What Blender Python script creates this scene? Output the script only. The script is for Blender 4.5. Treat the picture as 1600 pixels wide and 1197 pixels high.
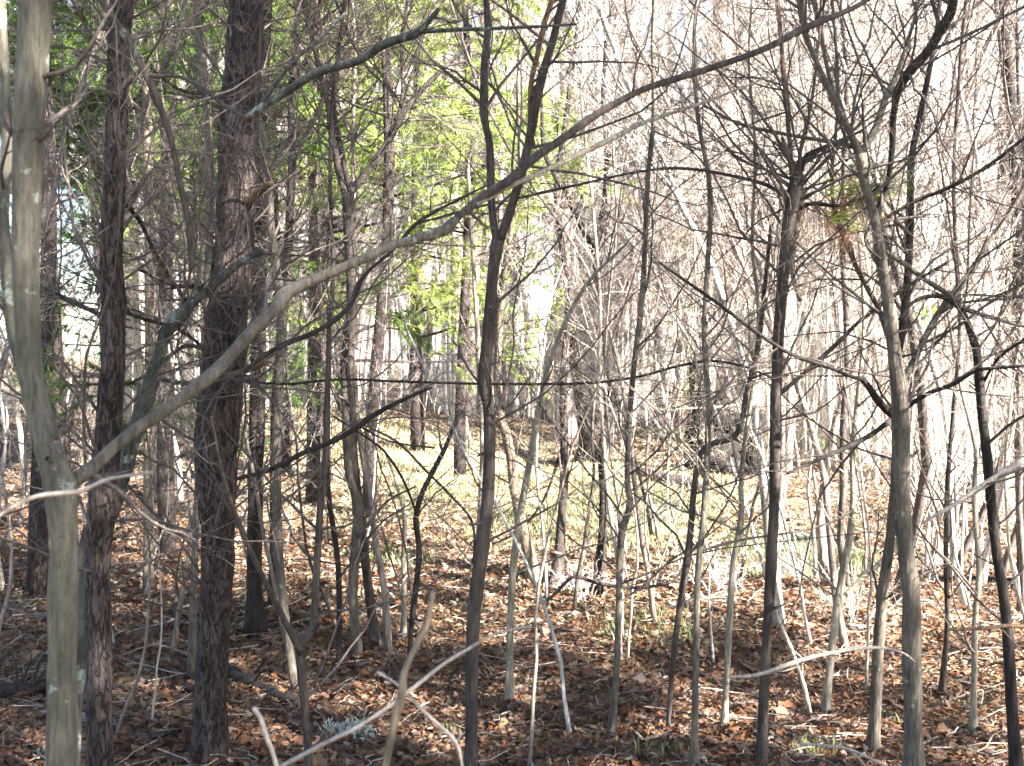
import bpy, math, random
import numpy as np
from mathutils import Vector

# ------------------------------------------------------------------ camera, sky, sun, exposure
for o in list(bpy.data.objects):
    bpy.data.objects.remove(o)
SC = bpy.context.scene
COL = SC.collection
FPX, CX, CY, HOR = 1537.0, 800.0, 598.5, 550.0
PITCH = math.atan((CY - HOR) / FPX)
CAMZ = 1.5
cam_d = bpy.data.cameras.new('camera')
cam = bpy.data.objects.new('camera', cam_d)
COL.objects.link(cam)
cam.location = (0, 0, CAMZ)
cam.rotation_euler = (math.pi / 2 - PITCH, 0, 0)
cam_d.sensor_width = 36
cam_d.lens = 36 * FPX / 1600
cam_d.clip_start = 0.05
cam_d.clip_end = 800
cam_d.dof.use_dof = True
cam_d.dof.focus_distance = 6.5
cam_d.dof.aperture_fstop = 8.0
SC.camera = cam

SUN = np.array((0.70, -0.50, 0.62)); SUN /= np.linalg.norm(SUN)
elev = math.asin(SUN[2]); az = math.atan2(SUN[0], SUN[1])
W = bpy.data.worlds.new('World'); SC.world = W; W.use_nodes = True
wn = W.node_tree
sky = wn.nodes.new('ShaderNodeTexSky'); sky.sky_type = 'NISHITA'; sky.sun_disc = False
sky.sun_elevation = elev; sky.sun_rotation = az
wn.links.new(sky.outputs[0], wn.nodes['Background'].inputs[0])
wn.nodes['Background'].inputs[1].default_value = 0.05
sd = bpy.data.lights.new('sun', 'SUN'); sd.energy = 5.0; sd.angle = math.radians(0.5); sd.color = (1.0, 0.95, 0.88)
so = bpy.data.objects.new('sun', sd); COL.objects.link(so)
so.rotation_euler = Vector(SUN).to_track_quat('Z', 'Y').to_euler()
SC.view_settings.view_transform = 'Standard'
SC.view_settings.look = 'None'
SC.view_settings.gamma = 1.0
SC.view_settings.exposure = 3.65
SC.cycles.max_bounces = 5
SC.cycles.diffuse_bounces = 2
SC.cycles.transparent_max_bounces = 4

# ------------------------------------------------------------------ helpers
R = np.random.default_rng(7)
random.seed(7)

def height(x, y):
    x = np.asarray(x, float); y = np.asarray(y, float)
    far = np.clip((y - 6) / 20, 0, 1)
    h = 0.05 * np.sin(x * 0.9 + 1.3) * np.cos(y * 0.7) + 0.03 * np.sin(x * 2.3 + y * 1.7) + 0.02 * np.sin(3.1 * y - 2.2 * x)
    h += far * (-0.05 * x * np.exp(-((x) / 12) ** 2) - 0.10)
    h += 0.42 * np.exp(-(((x + 3.5) / 4.5) ** 2 + ((y - 17) / 6.0) ** 2))
    h -= 0.28 * np.exp(-(((x - 3.3) / 1.7) ** 2 + ((y - 7.6) / 1.0) ** 2))     # hollow on the right
    h += 0.20 * np.exp(-(((x - 1.6) / 1.5) ** 2 + ((y - 10.6) / 0.8) ** 2))    # low mound
    h += 0.10 * np.exp(-(((x - 0.8) / 0.8) ** 2 + ((y - 5.2) / 0.5) ** 2))
    h -= np.clip((y - 40) / 60, 0, 3) * 0.3
    return h

def ray(px, py):
    a = (px - CX) / FPX; b = (CY - py) / FPX
    c, s = math.cos(PITCH), math.sin(PITCH)
    d = np.array((a, c + b * s, -s + b * c))
    return d / d[1]

def at(px, py, d):
    return np.array((0, 0, CAMZ)) + ray(px, py) * d

def ground_hit(px, py):
    r = ray(px, py); t = 0.5
    while t < 80:
        p = np.array((0, 0, CAMZ)) + r * t
        if p[2] <= height(p[0], p[1]):
            return t
        t += 0.01
    return 80

def norm(v):
    return v / np.maximum(np.linalg.norm(v, axis=-1, keepdims=True), 1e-9)

class Geo:
    """collects vertices and polygons and links them as one mesh"""
    def __init__(self):
        self.v = []; self.f = []; self.n = 0
    def add(self, v, faces):
        v = np.asarray(v, np.float32).reshape(-1, 3)
        self.v.append(v)
        for f in faces if isinstance(faces, list) else [faces]:
            self.f.append(np.asarray(f, np.int64) + self.n)
        self.n += len(v)
    def tubes(self, P, Rr, sides=4, cap=False, rough=0.0):
        N, K, _ = P.shape
        if N == 0: return
        T = norm(np.gradient(P, axis=1))
        mt = np.abs(norm(P[:, -1] - P[:, 0]))
        ref = np.zeros((N, 3)); ref[np.arange(N), np.argmin(mt, 1)] = 1
        U = norm(np.cross(T, ref[:, None, :])); V = np.cross(T, U)
        a = np.arange(sides) * 2 * math.pi / sides
        rr = Rr[:, :, None, None] * np.ones((1, 1, sides, 1))
        if rough:
            rr = rr * (1 + rough * R.normal(size=(N, K, sides, 1)))
        ring = P[:, :, None, :] + rr * (np.cos(a)[None, None, :, None] * U[:, :, None, :] + np.sin(a)[None, None, :, None] * V[:, :, None, :])
        idx = np.arange(N * K * sides).reshape(N, K, sides)
        A = idx[:, :-1]; B = idx[:, 1:]
        q = np.stack([A, np.roll(A, -1, 2), np.roll(B, -1, 2), B], -1).reshape(-1, 4)
        fs = [q]
        if cap and N == 1:
            fs += [idx[0, -1][None, :], idx[0, 0][::-1][None, :]]
        self.add(ring, fs)
    def mesh(self, name, mat, smooth=True):
        v = np.concatenate(self.v)
        me = bpy.data.meshes.new(name)
        me.vertices.add(len(v)); me.vertices.foreach_set('co', v.ravel())
        loops = np.concatenate([f.ravel() for f in self.f])
        tot = np.concatenate([np.full(len(f), f.shape[1]) for f in self.f])
        me.loops.add(len(loops)); me.loops.foreach_set('vertex_index', loops.astype(np.int32))
        me.polygons.add(len(tot))
        me.polygons.foreach_set('loop_start', np.concatenate([[0], np.cumsum(tot)[:-1]]).astype(np.int32))
        me.polygons.foreach_set('use_smooth', np.full(len(tot), smooth))
        me.update(calc_edges=True)
        me.materials.append(mat)
        return me

def link(name, me, parent=None, color=None):
    o = bpy.data.objects.new(name, me); COL.objects.link(o)
    if parent is not None: o.parent = parent
    if color is not None: o.color = color
    return o

def empty(name, loc=(0, 0, 0), rz=0.0, sc=1.0, tilt=(0, 0)):
    o = bpy.data.objects.new(name, None); COL.objects.link(o)
    o.empty_display_size = 0.2
    o.location = loc; o.rotation_euler = (tilt[0], tilt[1], rz); o.scale = (sc, sc, sc)
    return o

def tag(o, label=None, cat=None, group=None, kind=None):
    if label: o['label'] = label
    if cat: o['category'] = cat
    if group: o['group'] = group
    if kind: o['kind'] = kind
    return o

def shoots(P, Rr, n, t0=0.25, t1=1.0, ang=(35, 75), length=(0.3, 0.6), K=5, up=0.15, wig=0.22, rf=0.55, tip=0.25, rng=None, lenby='parent', taper=0.4):
    """n side shoots from every parent polyline; returns P, R arrays"""
    rng = rng or R
    N, KP, _ = P.shape
    t = np.sort(rng.uniform(t0, t1, (N, n)), 1)
    f = t * (KP - 1); i = np.minimum(f.astype(int), KP - 2); w = (f - i)[..., None]
    r = np.arange(N)[:, None]
    base = P[r, i] * (1 - w) + P[r, i + 1] * w
    tan = norm(P[r, i + 1] - P[r, i])
    rb = Rr[r, i] * (1 - w[..., 0]) + Rr[r, i + 1] * w[..., 0]
    M = N * n
    base = base.reshape(M, 3); tan = tan.reshape(M, 3); rb = rb.reshape(M); tt = t.reshape(M)
    q = norm(np.cross(tan, rng.normal(size=(M, 3))))
    a = np.radians(rng.uniform(ang[0], ang[1], M))[:, None]
    d = norm(np.cos(a) * tan + np.sin(a) * q)
    if lenby == 'parent':
        L = np.linalg.norm(np.diff(P, axis=1), axis=2).sum(1)
        L = np.repeat(L, n)
    else:
        L = np.ones(M)
    L = L * rng.uniform(length[0], length[1], M) * (1 - taper * tt)
    pts = [base]
    p = base
    for k in range(K - 1):
        d = norm(d + wig * rng.normal(size=(M, 3)) + np.array((0, 0, up)))
        p = p + d * (L / (K - 1))[:, None]
        pts.append(p)
    r0 = rb * rf * rng.uniform(0.6, 1.0, M)
    RR = r0[:, None] * np.linspace(1, tip, K)[None, :]
    return np.stack(pts, 1), RR

# ------------------------------------------------------------------ materials
def new_mat(name):
    m = bpy.data.materials.new(name); m.use_nodes = True
    nt = m.node_tree; b = nt.nodes['Principled BSDF']
    b.inputs['Specular IOR Level'].default_value = 0.2
    return m, nt, b

def nd(nt, t, **kw):
    n = nt.nodes.new(t)
    for k, v in kw.items(): setattr(n, k, v)
    return n

def bark_mat(name, c1, c2, lichen=(0.42, 0.46, 0.38), lich=0.35, scale=9, stretch=0.18, bump=0.5, rough=0.85, use_color=False, fine=70, plate=0.0):
    m, nt, b = new_mat(name)
    L = nt.links
    tc = nd(nt, 'ShaderNodeTexCoord')
    mp = nd(nt, 'ShaderNodeMapping'); mp.inputs['Scale'].default_value = (1, 1, stretch)
    L.new(tc.outputs['Object'], mp.inputs['Vector'])
    n1 = nd(nt, 'ShaderNodeTexNoise'); n1.inputs['Scale'].default_value = scale * 3; n1.inputs['Detail'].default_value = 6; n1.inputs['Roughness'].default_value = 0.7
    L.new(mp.outputs[0], n1.inputs['Vector'])
    cr = nd(nt, 'ShaderNodeValToRGB'); cr.color_ramp.elements[0].position = 0.35; cr.color_ramp.elements[1].position = 0.66
    cr.color_ramp.elements[0].color = (*c1, 1); cr.color_ramp.elements[1].color = (*c2, 1)
    L.new(n1.outputs[0], cr.inputs[0])
    n2 = nd(nt, 'ShaderNodeTexNoise'); n2.inputs['Scale'].default_value = scale * 1.5; n2.inputs['Detail'].default_value = 8; n2.inputs['Roughness'].default_value = 0.72
    L.new(tc.outputs['Object'], n2.inputs['Vector'])
    lr = nd(nt, 'ShaderNodeMapRange'); lr.inputs[1].default_value = 0.70 - 0.25 * lich; lr.inputs[2].default_value = 0.722 - 0.245 * lich; lr.inputs[4].default_value = 0.75
    L.new(n2.outputs[0], lr.inputs[0])
    mx = nd(nt, 'ShaderNodeMix', data_type='RGBA')
    L.new(lr.outputs[0], mx.inputs[0]); L.new(cr.outputs[0], mx.inputs[6]); mx.inputs[7].default_value = (*lichen, 1)
    out = mx.outputs[2]
    if use_color:
        oi = nd(nt, 'ShaderNodeObjectInfo')
        mm = nd(nt, 'ShaderNodeMix', data_type='RGBA', blend_type='MULTIPLY'); mm.inputs[0].default_value = 1
        L.new(out, mm.inputs[6]); L.new(oi.outputs['Color'], mm.inputs[7]); out = mm.outputs[2]
    hsum = n1.outputs[0]
    if plate:
        mp2 = nd(nt, 'ShaderNodeMapping'); mp2.inputs['Scale'].default_value = (1, 1, 0.22)
        L.new(tc.outputs['Object'], mp2.inputs['Vector'])
        vo = nd(nt, 'ShaderNodeTexVoronoi', feature='DISTANCE_TO_EDGE'); vo.inputs['Scale'].default_value = plate
        nz = nd(nt, 'ShaderNodeTexNoise'); nz.inputs['Scale'].default_value = 60; nz.inputs['Detail'].default_value = 4; L.new(mp2.outputs[0], nz.inputs['Vector'])
        vm = nd(nt, 'ShaderNodeVectorMath', operation='MULTIPLY_ADD'); vm.inputs[1].default_value = (.05, .05, .05); L.new(nz.outputs['Color'], vm.inputs[0]); L.new(mp2.outputs[0], vm.inputs[2])
        L.new(vm.outputs[0], vo.inputs['Vector'])
        mr = nd(nt, 'ShaderNodeMapRange'); mr.inputs[2].default_value = 0.10; mr.inputs[3].default_value = 0.35
        L.new(vo.outputs['Distance'], mr.inputs[0])
        cm = nd(nt, 'ShaderNodeMix', data_type='RGBA')
        L.new(mr.outputs[0], cm.inputs[0]); cm.inputs[6].default_value = (c1[0] * .5, c1[1] * .45, c1[2] * .4, 1); L.new(out, cm.inputs[7]); out = cm.outputs[2]
        ad = nd(nt, 'ShaderNodeMath', operation='ADD'); L.new(mr.outputs[0], ad.inputs[0]); L.new(n1.outputs[0], ad.inputs[1]); hsum = ad.outputs[0]
    sp = nd(nt, 'ShaderNodeTexNoise'); sp.inputs['Scale'].default_value = fine * 1.6; sp.inputs['Detail'].default_value = 5; sp.inputs['Roughness'].default_value = .75
    L.new(mp.outputs[0], sp.inputs['Vector'])
    sr_ = nd(nt, 'ShaderNodeMapRange'); sr_.inputs[1].default_value = .32; sr_.inputs[2].default_value = .62; sr_.inputs[3].default_value = .45; sr_.inputs[4].default_value = 1.2
    L.new(sp.outputs[0], sr_.inputs[0])
    hv = nd(nt, 'ShaderNodeHueSaturation'); L.new(sr_.outputs[0], hv.inputs['Value']); L.new(out, hv.inputs['Color'])
    L.new(hv.outputs[0], b.inputs['Base Color'])
    n3 = nd(nt, 'ShaderNodeTexNoise'); n3.inputs['Scale'].default_value = fine; n3.inputs['Detail'].default_value = 3
    L.new(mp.outputs[0], n3.inputs['Vector'])
    ad2 = nd(nt, 'ShaderNodeMath', operation='MULTIPLY_ADD'); ad2.inputs[1].default_value = 0.5
    L.new(n3.outputs[0], ad2.inputs[0]); L.new(hsum, ad2.inputs[2])
    bp = nd(nt, 'ShaderNodeBump'); bp.inputs['Strength'].default_value = bump; bp.inputs['Distance'].default_value = 0.02
    L.new(ad2.outputs[0], bp.inputs['Height']); L.new(bp.outputs[0], b.inputs['Normal'])
    b.inputs['Roughness'].default_value = rough
    return m

M = {}
M['smooth'] = bark_mat('smooth_grey_bark', (0.071, 0.064, 0.049), (0.130, 0.118, 0.091), (0.243, 0.270, 0.226), 0.45, bump=0.35)
M['brown'] = bark_mat('brown_bark', (0.035, 0.027, 0.023), (0.094, 0.076, 0.066), (0.218, 0.218, 0.187), 0.2)
M['dark'] = bark_mat('dark_bark', (0.017, 0.013, 0.012), (0.048, 0.039, 0.035), (0.195, 0.211, 0.195), 0.15)
M['grey'] = bark_mat('grey_bark', (0.065, 0.055, 0.044), (0.174, 0.148, 0.117), (0.306, 0.302, 0.234), 0.35)
M['pale'] = bark_mat('pale_bark', (0.153, 0.131, 0.097), (0.363, 0.320, 0.251), (0.525, 0.504, 0.405), 0.4)
M['tan'] = bark_mat('tan_bark', (0.101, 0.078, 0.058), (0.234, 0.187, 0.136), (0.312, 0.312, 0.234), 0.1)
M['pine'] = bark_mat('pine_bark', (0.031, 0.022, 0.019), (0.106, 0.081, 0.074), (0.206, 0.225, 0.206), 0.2, scale=7, stretch=0.3, bump=1.0, plate=44)
M['mossy'] = bark_mat('mossy_bark', (0.039, 0.039, 0.035), (0.109, 0.109, 0.098), (0.234, 0.281, 0.257), 0.55, bump=0.9)
M['dead'] = bark_mat('dead_wood', (0.240, 0.192, 0.160), (0.400, 0.344, 0.296), (0.400, 0.368, 0.320), 0.1, bump=0.3)
M['forest'] = bark_mat('forest_bark', (0.28, 0.265, 0.26), (0.65, 0.63, 0.61), (0.58, 0.58, 0.52), 0.3, scale=5, use_color=True, fine=40)
M['twig'] = bark_mat('twig_bark', (0.28, 0.26, 0.25), (0.61, 0.58, 0.56), (0.6, 0.56, 0.5), 0.2, scale=5, use_color=True, bump=0.1)
M['twigdark'] = bark_mat('dark_twig_bark', (0.058, 0.045, 0.041), (0.133, 0.109, 0.098), (0.234, 0.234, 0.211), 0.2, bump=0.1)
M['twiggrey'] = bark_mat('grey_twig_bark', (0.133, 0.105, 0.085), (0.265, 0.218, 0.176), (0.331, 0.312, 0.253), 0.2, bump=0.1)
M['pinkish'] = bark_mat('pinkish_bark', (0.30, 0.22, 0.20), (0.56, 0.46, 0.43), (0.55, 0.52, 0.48), 0.2, scale=4, bump=.8)
M['black'] = bark_mat('charred_wood', (0.008, 0.006, 0.006), (0.03, 0.024, 0.022), (0.1, 0.1, 0.09), 0.05)
M['rust'] = bark_mat('rusty_torn_wood', (0.095, 0.052, 0.029), (0.214, 0.145, 0.092), (0.238, 0.241, 0.185), 0.2)
M['lichen'] = bark_mat('pale_lichen', (0.336, 0.360, 0.302), (0.554, 0.560, 0.475), (0.588, 0.576, 0.504), 0.3, bump=0.4)

def island_mat(name, cols, rough=0.8, trans=0.0, obj=False):
    m, nt, b = new_mat(name); L = nt.links
    g = nd(nt, 'ShaderNodeNewGeometry')
    cr = nd(nt, 'ShaderNodeValToRGB'); cr.color_ramp.interpolation = 'CONSTANT'
    el = cr.color_ramp.elements
    while len(el) > 1: el.remove(el[0])
    el[0].position = 0; el[0].color = (*cols[0][1], 1)
    for p, c in cols[1:]:
        e = el.new(p); e.color = (*c, 1)
    L.new(g.outputs['Random Per Island'], cr.inputs[0])
    out = cr.outputs[0]
    n = nd(nt, 'ShaderNodeTexNoise'); n.inputs['Scale'].default_value = 40; n.inputs['Detail'].default_value = 3
    mr = nd(nt, 'ShaderNodeMapRange'); mr.inputs[3].default_value = 0.65; mr.inputs[4].default_value = 1.35
    L.new(n.outputs[0], mr.inputs[0])
    hs = nd(nt, 'ShaderNodeHueSaturation'); L.new(mr.outputs[0], hs.inputs['Value']); L.new(out, hs.inputs['Color']); out = hs.outputs[0]
    if obj:
        oi = nd(nt, 'ShaderNodeObjectInfo')
        mm = nd(nt, 'ShaderNodeMix', data_type='RGBA', blend_type='MULTIPLY'); mm.inputs[0].default_value = 1
        L.new(out, mm.inputs[6]); L.new(oi.outputs['Color'], mm.inputs[7]); out = mm.outputs[2]
    L.new(out, b.inputs['Base Color']); b.inputs['Roughness'].default_value = rough
    if trans:
        tr = nd(nt, 'ShaderNodeBsdfTranslucent'); L.new(out, tr.inputs[0])
        ms = nd(nt, 'ShaderNodeMixShader'); ms.inputs[0].default_value = trans
        L.new(b.outputs[0], ms.inputs[1]); L.new(tr.outputs[0], ms.inputs[2])
        L.new(ms.outputs[0], nt.nodes['Material Output'].inputs['Surface'])
    return m

M['leaf'] = island_mat('dead_leaves', [(0, (0.126, 0.067, 0.040)), (0.16, (0.082, 0.042, 0.029)), (0.30, (0.186, 0.110, 0.062)), (0.44, (0.048, 0.028, 0.023)), (0.58, (0.209, 0.141, 0.096)), (0.68, (0.163, 0.067, 0.031)), (0.82, (0.097, 0.071, 0.062)), (0.95, (0.253, 0.205, 0.185)), (0.965, (0.148, 0.120, 0.062))], 0.6, 0.12)
M['paleleaf'] = island_mat('sun_tinted_leaves', [(0, (0.36, 0.25, 0.15)), (0.2, (0.26, 0.16, 0.10)), (0.35, (0.50, 0.41, 0.27)), (0.6, (0.56, 0.48, 0.34)), (0.8, (0.42, 0.36, 0.20)), (0.92, (0.16, 0.10, 0.07))], 0.65, 0.15)  # dry leaves; the clearing's sun brightness is put into the colour too
M['drygrass'] = island_mat('dry_grass', [(0, (0.46, 0.41, 0.24)), (0.4, (0.38, 0.38, 0.19)), (0.7, (0.56, 0.48, 0.32))], 0.6, 0.3)
M['straw'] = island_mat('fallen_needles', [(0, (0.223, 0.112, 0.056)), (0.4, (0.167, 0.074, 0.037)), (0.7, (0.260, 0.167, 0.093)), (0.9, (0.310, 0.248, 0.174))], 0.7, 0.1)
M['grass'] = island_mat('grass_blades', [(0, (0.106, 0.152, 0.053)), (0.4, (0.150, 0.190, 0.079)), (0.7, (0.229, 0.220, 0.114)), (0.88, (0.370, 0.289, 0.194))], 0.6, 0.3)
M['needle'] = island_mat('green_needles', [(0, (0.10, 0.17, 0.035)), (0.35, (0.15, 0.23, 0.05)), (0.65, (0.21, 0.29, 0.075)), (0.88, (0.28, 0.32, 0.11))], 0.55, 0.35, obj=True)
M['deadneedle'] = island_mat('brown_needles', [(0, (0.28, 0.14, 0.07)), (0.5, (0.38, 0.22, 0.12)), (0.8, (0.2, 0.1, 0.06))], 0.7, 0.2)
M['greenleaf'] = island_mat('fresh_leaves', [(0, (0.25, 0.38, 0.06)), (0.5, (0.33, 0.45, 0.10))], 0.5, 0.35)

def ground_mat():
    m, nt, b = new_mat('forest_floor'); L = nt.links
    tc = nd(nt, 'ShaderNodeTexCoord')
    def noise(s, d=5, r=0.6, w=0):
        n = nd(nt, 'ShaderNodeTexNoise'); n.inputs['Scale'].default_value = s; n.inputs['Detail'].default_value = d; n.inputs['Roughness'].default_value = r
        L.new(tc.outputs['Object'], n.inputs['Vector']); return n
    n0 = noise(6, 6, 0.7)
    dist = nd(nt, 'ShaderNodeVectorMath', operation='MULTIPLY_ADD'); dist.inputs[1].default_value = (0.12, 0.12, 0.12)
    L.new(n0.outputs['Color'], dist.inputs[0]); L.new(tc.outputs['Object'], dist.inputs[2])
    v = nd(nt, 'ShaderNodeTexVoronoi'); v.inputs['Scale'].default_value = 17; L.new(dist.outputs[0], v.inputs['Vector'])
    sep = nd(nt, 'ShaderNodeSeparateColor'); L.new(v.outputs['Color'], sep.inputs[0])
    cr = nd(nt, 'ShaderNodeValToRGB'); cr.color_ramp.interpolation = 'CONSTANT'
    cols = [(0, (0.075, 0.045, 0.030)), (0.25, (0.135, 0.083, 0.053)), (0.45, (0.053, 0.034, 0.026)), (0.6, (0.203, 0.150, 0.098)), (0.75, (0.112, 0.064, 0.038)), (0.88, (0.255, 0.210, 0.158))]
    el = cr.color_ramp.elements
    while len(el) > 1: el.remove(el[0])
    el[0].position = 0; el[0].color = (*cols[0][1], 1)
    for p, c in cols[1:]: el.new(p).color = (*c, 1)
    L.new(sep.outputs[0], cr.inputs[0])
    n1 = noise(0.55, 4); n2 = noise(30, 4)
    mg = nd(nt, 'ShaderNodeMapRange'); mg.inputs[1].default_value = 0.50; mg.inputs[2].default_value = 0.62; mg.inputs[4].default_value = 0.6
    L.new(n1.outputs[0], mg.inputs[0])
    mc = nd(nt, 'ShaderNodeMapping', vector_type='TEXTURE'); mc.inputs['Location'].default_value = (.3, 11, 0); mc.inputs['Scale'].default_value = (2.6, 5.0, 50)  # pale straw ellipse; sunlit clearing painted into the ground colour
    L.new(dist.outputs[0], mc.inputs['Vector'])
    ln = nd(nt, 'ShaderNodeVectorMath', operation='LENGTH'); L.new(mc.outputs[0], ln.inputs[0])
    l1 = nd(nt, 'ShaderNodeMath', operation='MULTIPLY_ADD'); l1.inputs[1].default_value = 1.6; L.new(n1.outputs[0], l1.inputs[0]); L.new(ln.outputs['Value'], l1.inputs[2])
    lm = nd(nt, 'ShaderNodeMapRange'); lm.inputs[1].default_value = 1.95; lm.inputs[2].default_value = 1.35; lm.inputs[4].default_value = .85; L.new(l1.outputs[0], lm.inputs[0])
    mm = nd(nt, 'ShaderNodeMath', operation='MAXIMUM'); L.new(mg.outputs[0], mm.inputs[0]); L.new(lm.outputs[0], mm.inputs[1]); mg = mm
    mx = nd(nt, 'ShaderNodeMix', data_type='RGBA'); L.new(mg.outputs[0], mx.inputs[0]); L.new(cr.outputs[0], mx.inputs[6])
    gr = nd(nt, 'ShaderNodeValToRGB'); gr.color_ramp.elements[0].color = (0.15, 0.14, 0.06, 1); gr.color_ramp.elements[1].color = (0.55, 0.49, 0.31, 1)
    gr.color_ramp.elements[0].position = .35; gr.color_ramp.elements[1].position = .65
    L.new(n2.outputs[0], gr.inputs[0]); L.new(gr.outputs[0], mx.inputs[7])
    L.new(mx.outputs[2], b.inputs['Base Color']); b.inputs['Roughness'].default_value = 0.9
    bp = nd(nt, 'ShaderNodeBump'); bp.inputs['Strength'].default_value = 1; bp.inputs['Distance'].default_value = 0.04
    ad = nd(nt, 'ShaderNodeMath', operation='ADD'); L.new(sep.outputs[1], ad.inputs[0]); L.new(n2.outputs[0], ad.inputs[1])
    L.new(ad.outputs[0], bp.inputs['Height']); L.new(bp.outputs[0], b.inputs['Normal'])
    return m
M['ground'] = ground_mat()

# ------------------------------------------------------------------ the ground
def axis(a, b, fine0, fine1, nf, nc):
    return np.unique(np.concatenate([np.linspace(a, fine0, nc), np.linspace(fine0, fine1, nf), np.linspace(fine1, b, nc)]))
gx = axis(-260, 260, -14, 14, 220, 30); gy = axis(-60, 420, -4, 24, 220, 30)
XX, YY = np.meshgrid(gx, gy)
g = Geo()
gv = np.stack([XX, YY, height(XX, YY)], -1).reshape(-1, 3)
gi = np.arange(len(gv)).reshape(XX.shape)
g.add(gv, np.stack([gi[:-1, :-1], gi[:-1, 1:], gi[1:, 1:], gi[1:, :-1]], -1).reshape(-1, 4))
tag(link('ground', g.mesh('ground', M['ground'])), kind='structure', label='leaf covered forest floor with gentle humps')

# loose leaves: folded, lobed little blades lying at all tilts
def scatter(n, y0, y1, rng, xr=0.62, pw=1.0):
    y = y0 + (y1 - y0) * rng.uniform(0, 1, n) ** pw
    x = rng.uniform(-1, 1, n) * (y * xr + 0.6)
    return x, y

def leaf_geo(n, y0, y1, size, rng, geo, pw=1.0, keep=None):
    x, y = scatter(n, y0, y1, rng, pw=pw)
    if keep is not None:
        k = keep(x, y, rng); x, y = x[k], y[k]; n = len(x)
    L = rng.uniform(size[0], size[1], n); Wd = L * rng.uniform(0.42, 0.75, n)
    a = rng.uniform(0, 2 * math.pi, n)
    nz = norm(np.stack([rng.normal(0, 0.45, n), rng.normal(0, 0.45, n), np.ones(n)], 1))
    t = norm(np.cross(nz, np.stack([np.cos(a), np.sin(a), np.zeros(n)], 1)))
    s = np.cross(nz, t)
    c = np.stack([x, y, height(x, y) + rng.uniform(0.004, 0.035, n)], 1)
    curl = rng.uniform(-0.25, 0.4, n)
    prof = [(-0.5, 0.0, 0.0), (-0.25, 0.36, .5), (0.0, 0.30, .3), (0.2, 0.5, .8), (0.5, 0.02, 0.5), (0.2, -0.5, .8), (0.0, -0.30, .3), (-0.25, -0.36, .5)]
    V = np.stack([c + t * (u * L)[:, None] + s * (w * Wd)[:, None] + nz * (abs(h) * curl * L)[:, None] for u, w, h in prof], 1)
    mid = np.stack([c + t * (-.2 * L)[:, None], c + t * (0.2 * L)[:, None]], 1)
    V = np.concatenate([V, mid], 1)
    i = (np.arange(n) * 10)[:, None]
    q = np.concatenate([i + np.array([[0, 1, 2, 8]]), i + np.array([[8, 2, 3, 9]]), i + np.array([[0, 8, 6, 7]]), i + np.array([[8, 9, 5, 6]])])
    tr = np.concatenate([i + np.array([[9, 3, 4]]), i + np.array([[9, 4, 5]])])
    geo.add(V, [q, tr])
g = Geo(); rg = np.random.default_rng(3)
leaf_geo(92000, 1.6, 8.0, (0.016, 0.052), rg, g, 0.85)
leaf_geo(900, 1.8, 9.0, (0.07, 0.12), rg, g, 0.8)
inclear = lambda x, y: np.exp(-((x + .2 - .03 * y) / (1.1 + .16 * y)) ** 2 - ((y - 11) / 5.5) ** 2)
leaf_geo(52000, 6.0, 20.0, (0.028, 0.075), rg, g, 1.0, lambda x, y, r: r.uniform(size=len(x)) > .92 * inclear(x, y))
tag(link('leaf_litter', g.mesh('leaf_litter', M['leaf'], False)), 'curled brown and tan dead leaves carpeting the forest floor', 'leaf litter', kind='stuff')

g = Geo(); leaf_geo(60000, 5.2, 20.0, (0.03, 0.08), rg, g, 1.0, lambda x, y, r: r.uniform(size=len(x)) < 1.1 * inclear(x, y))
tag(link('sun_tinted_leaves', g.mesh('sun_tinted_leaves', M['paleleaf'], False)), 'straw coloured dry leaves tinted brighter for the sunny clearing', 'leaf litter', kind='stuff')
g = Geo(); n = 80000
x, y = scatter(n, 1.6, 11, rg, pw=0.8)
a = rg.uniform(0, 2 * math.pi, n); L = rg.uniform(0.05, 0.12, n)
d = np.stack([np.cos(a), np.sin(a), rg.uniform(-0.1, 0.25, n)], 1) * L[:, None]
sd_ = np.stack([-np.sin(a), np.cos(a), np.zeros(n)], 1) * 0.0012
c = np.stack([x, y, height(x, y) + rg.uniform(0.012, 0.04, n)], 1)
i = (np.arange(n) * 3)[:, None]
g.add(np.stack([c - d / 2 - sd_, c - d / 2 + sd_, c + d / 2], 1), i + np.array([[0, 1, 2]]))
tag(link('pine_straw', g.mesh('pine_straw', M['straw'], False)), 'rusty fallen pine needles strewn over the leaves', 'pine straw', kind='stuff')

# grass: arched blades in patches
def grass_patch(geo, cx, cy, rx, ry, n, h, rng, wd=0.004):
    r = np.sqrt(rng.uniform(0, 1, n)); a = rng.uniform(0, 6.283, n)
    x = cx + rx * r * np.cos(a); y = cy + ry * r * np.sin(a)
    H = rng.uniform(h * 0.4, h, n); b = rng.uniform(0, 6.283, n); ln = rng.uniform(0.1, 0.9, n)
    base = np.stack([x, y, height(x, y)], 1)
    dv = np.stack([np.cos(b), np.sin(b), np.zeros(n)], 1); sv = np.stack([-np.sin(b), np.cos(b), np.zeros(n)], 1) * wd
    z = np.array((0, 0, 1.0))
    p1 = base + z * (H * .55)[:, None] + dv * (ln * H * .2)[:, None]
    p2 = base + z * (H * .85)[:, None] + dv * (ln * H * .7)[:, None]
    V = np.stack([base - sv, base + sv, p1 + sv * .8, p1 - sv * .8, p2], 1)
    i = (np.arange(n) * 5)[:, None]
    geo.add(V, [i + np.array([[0, 1, 2, 3]]), i + np.array([[3, 2, 4]])])
g = Geo()
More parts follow.
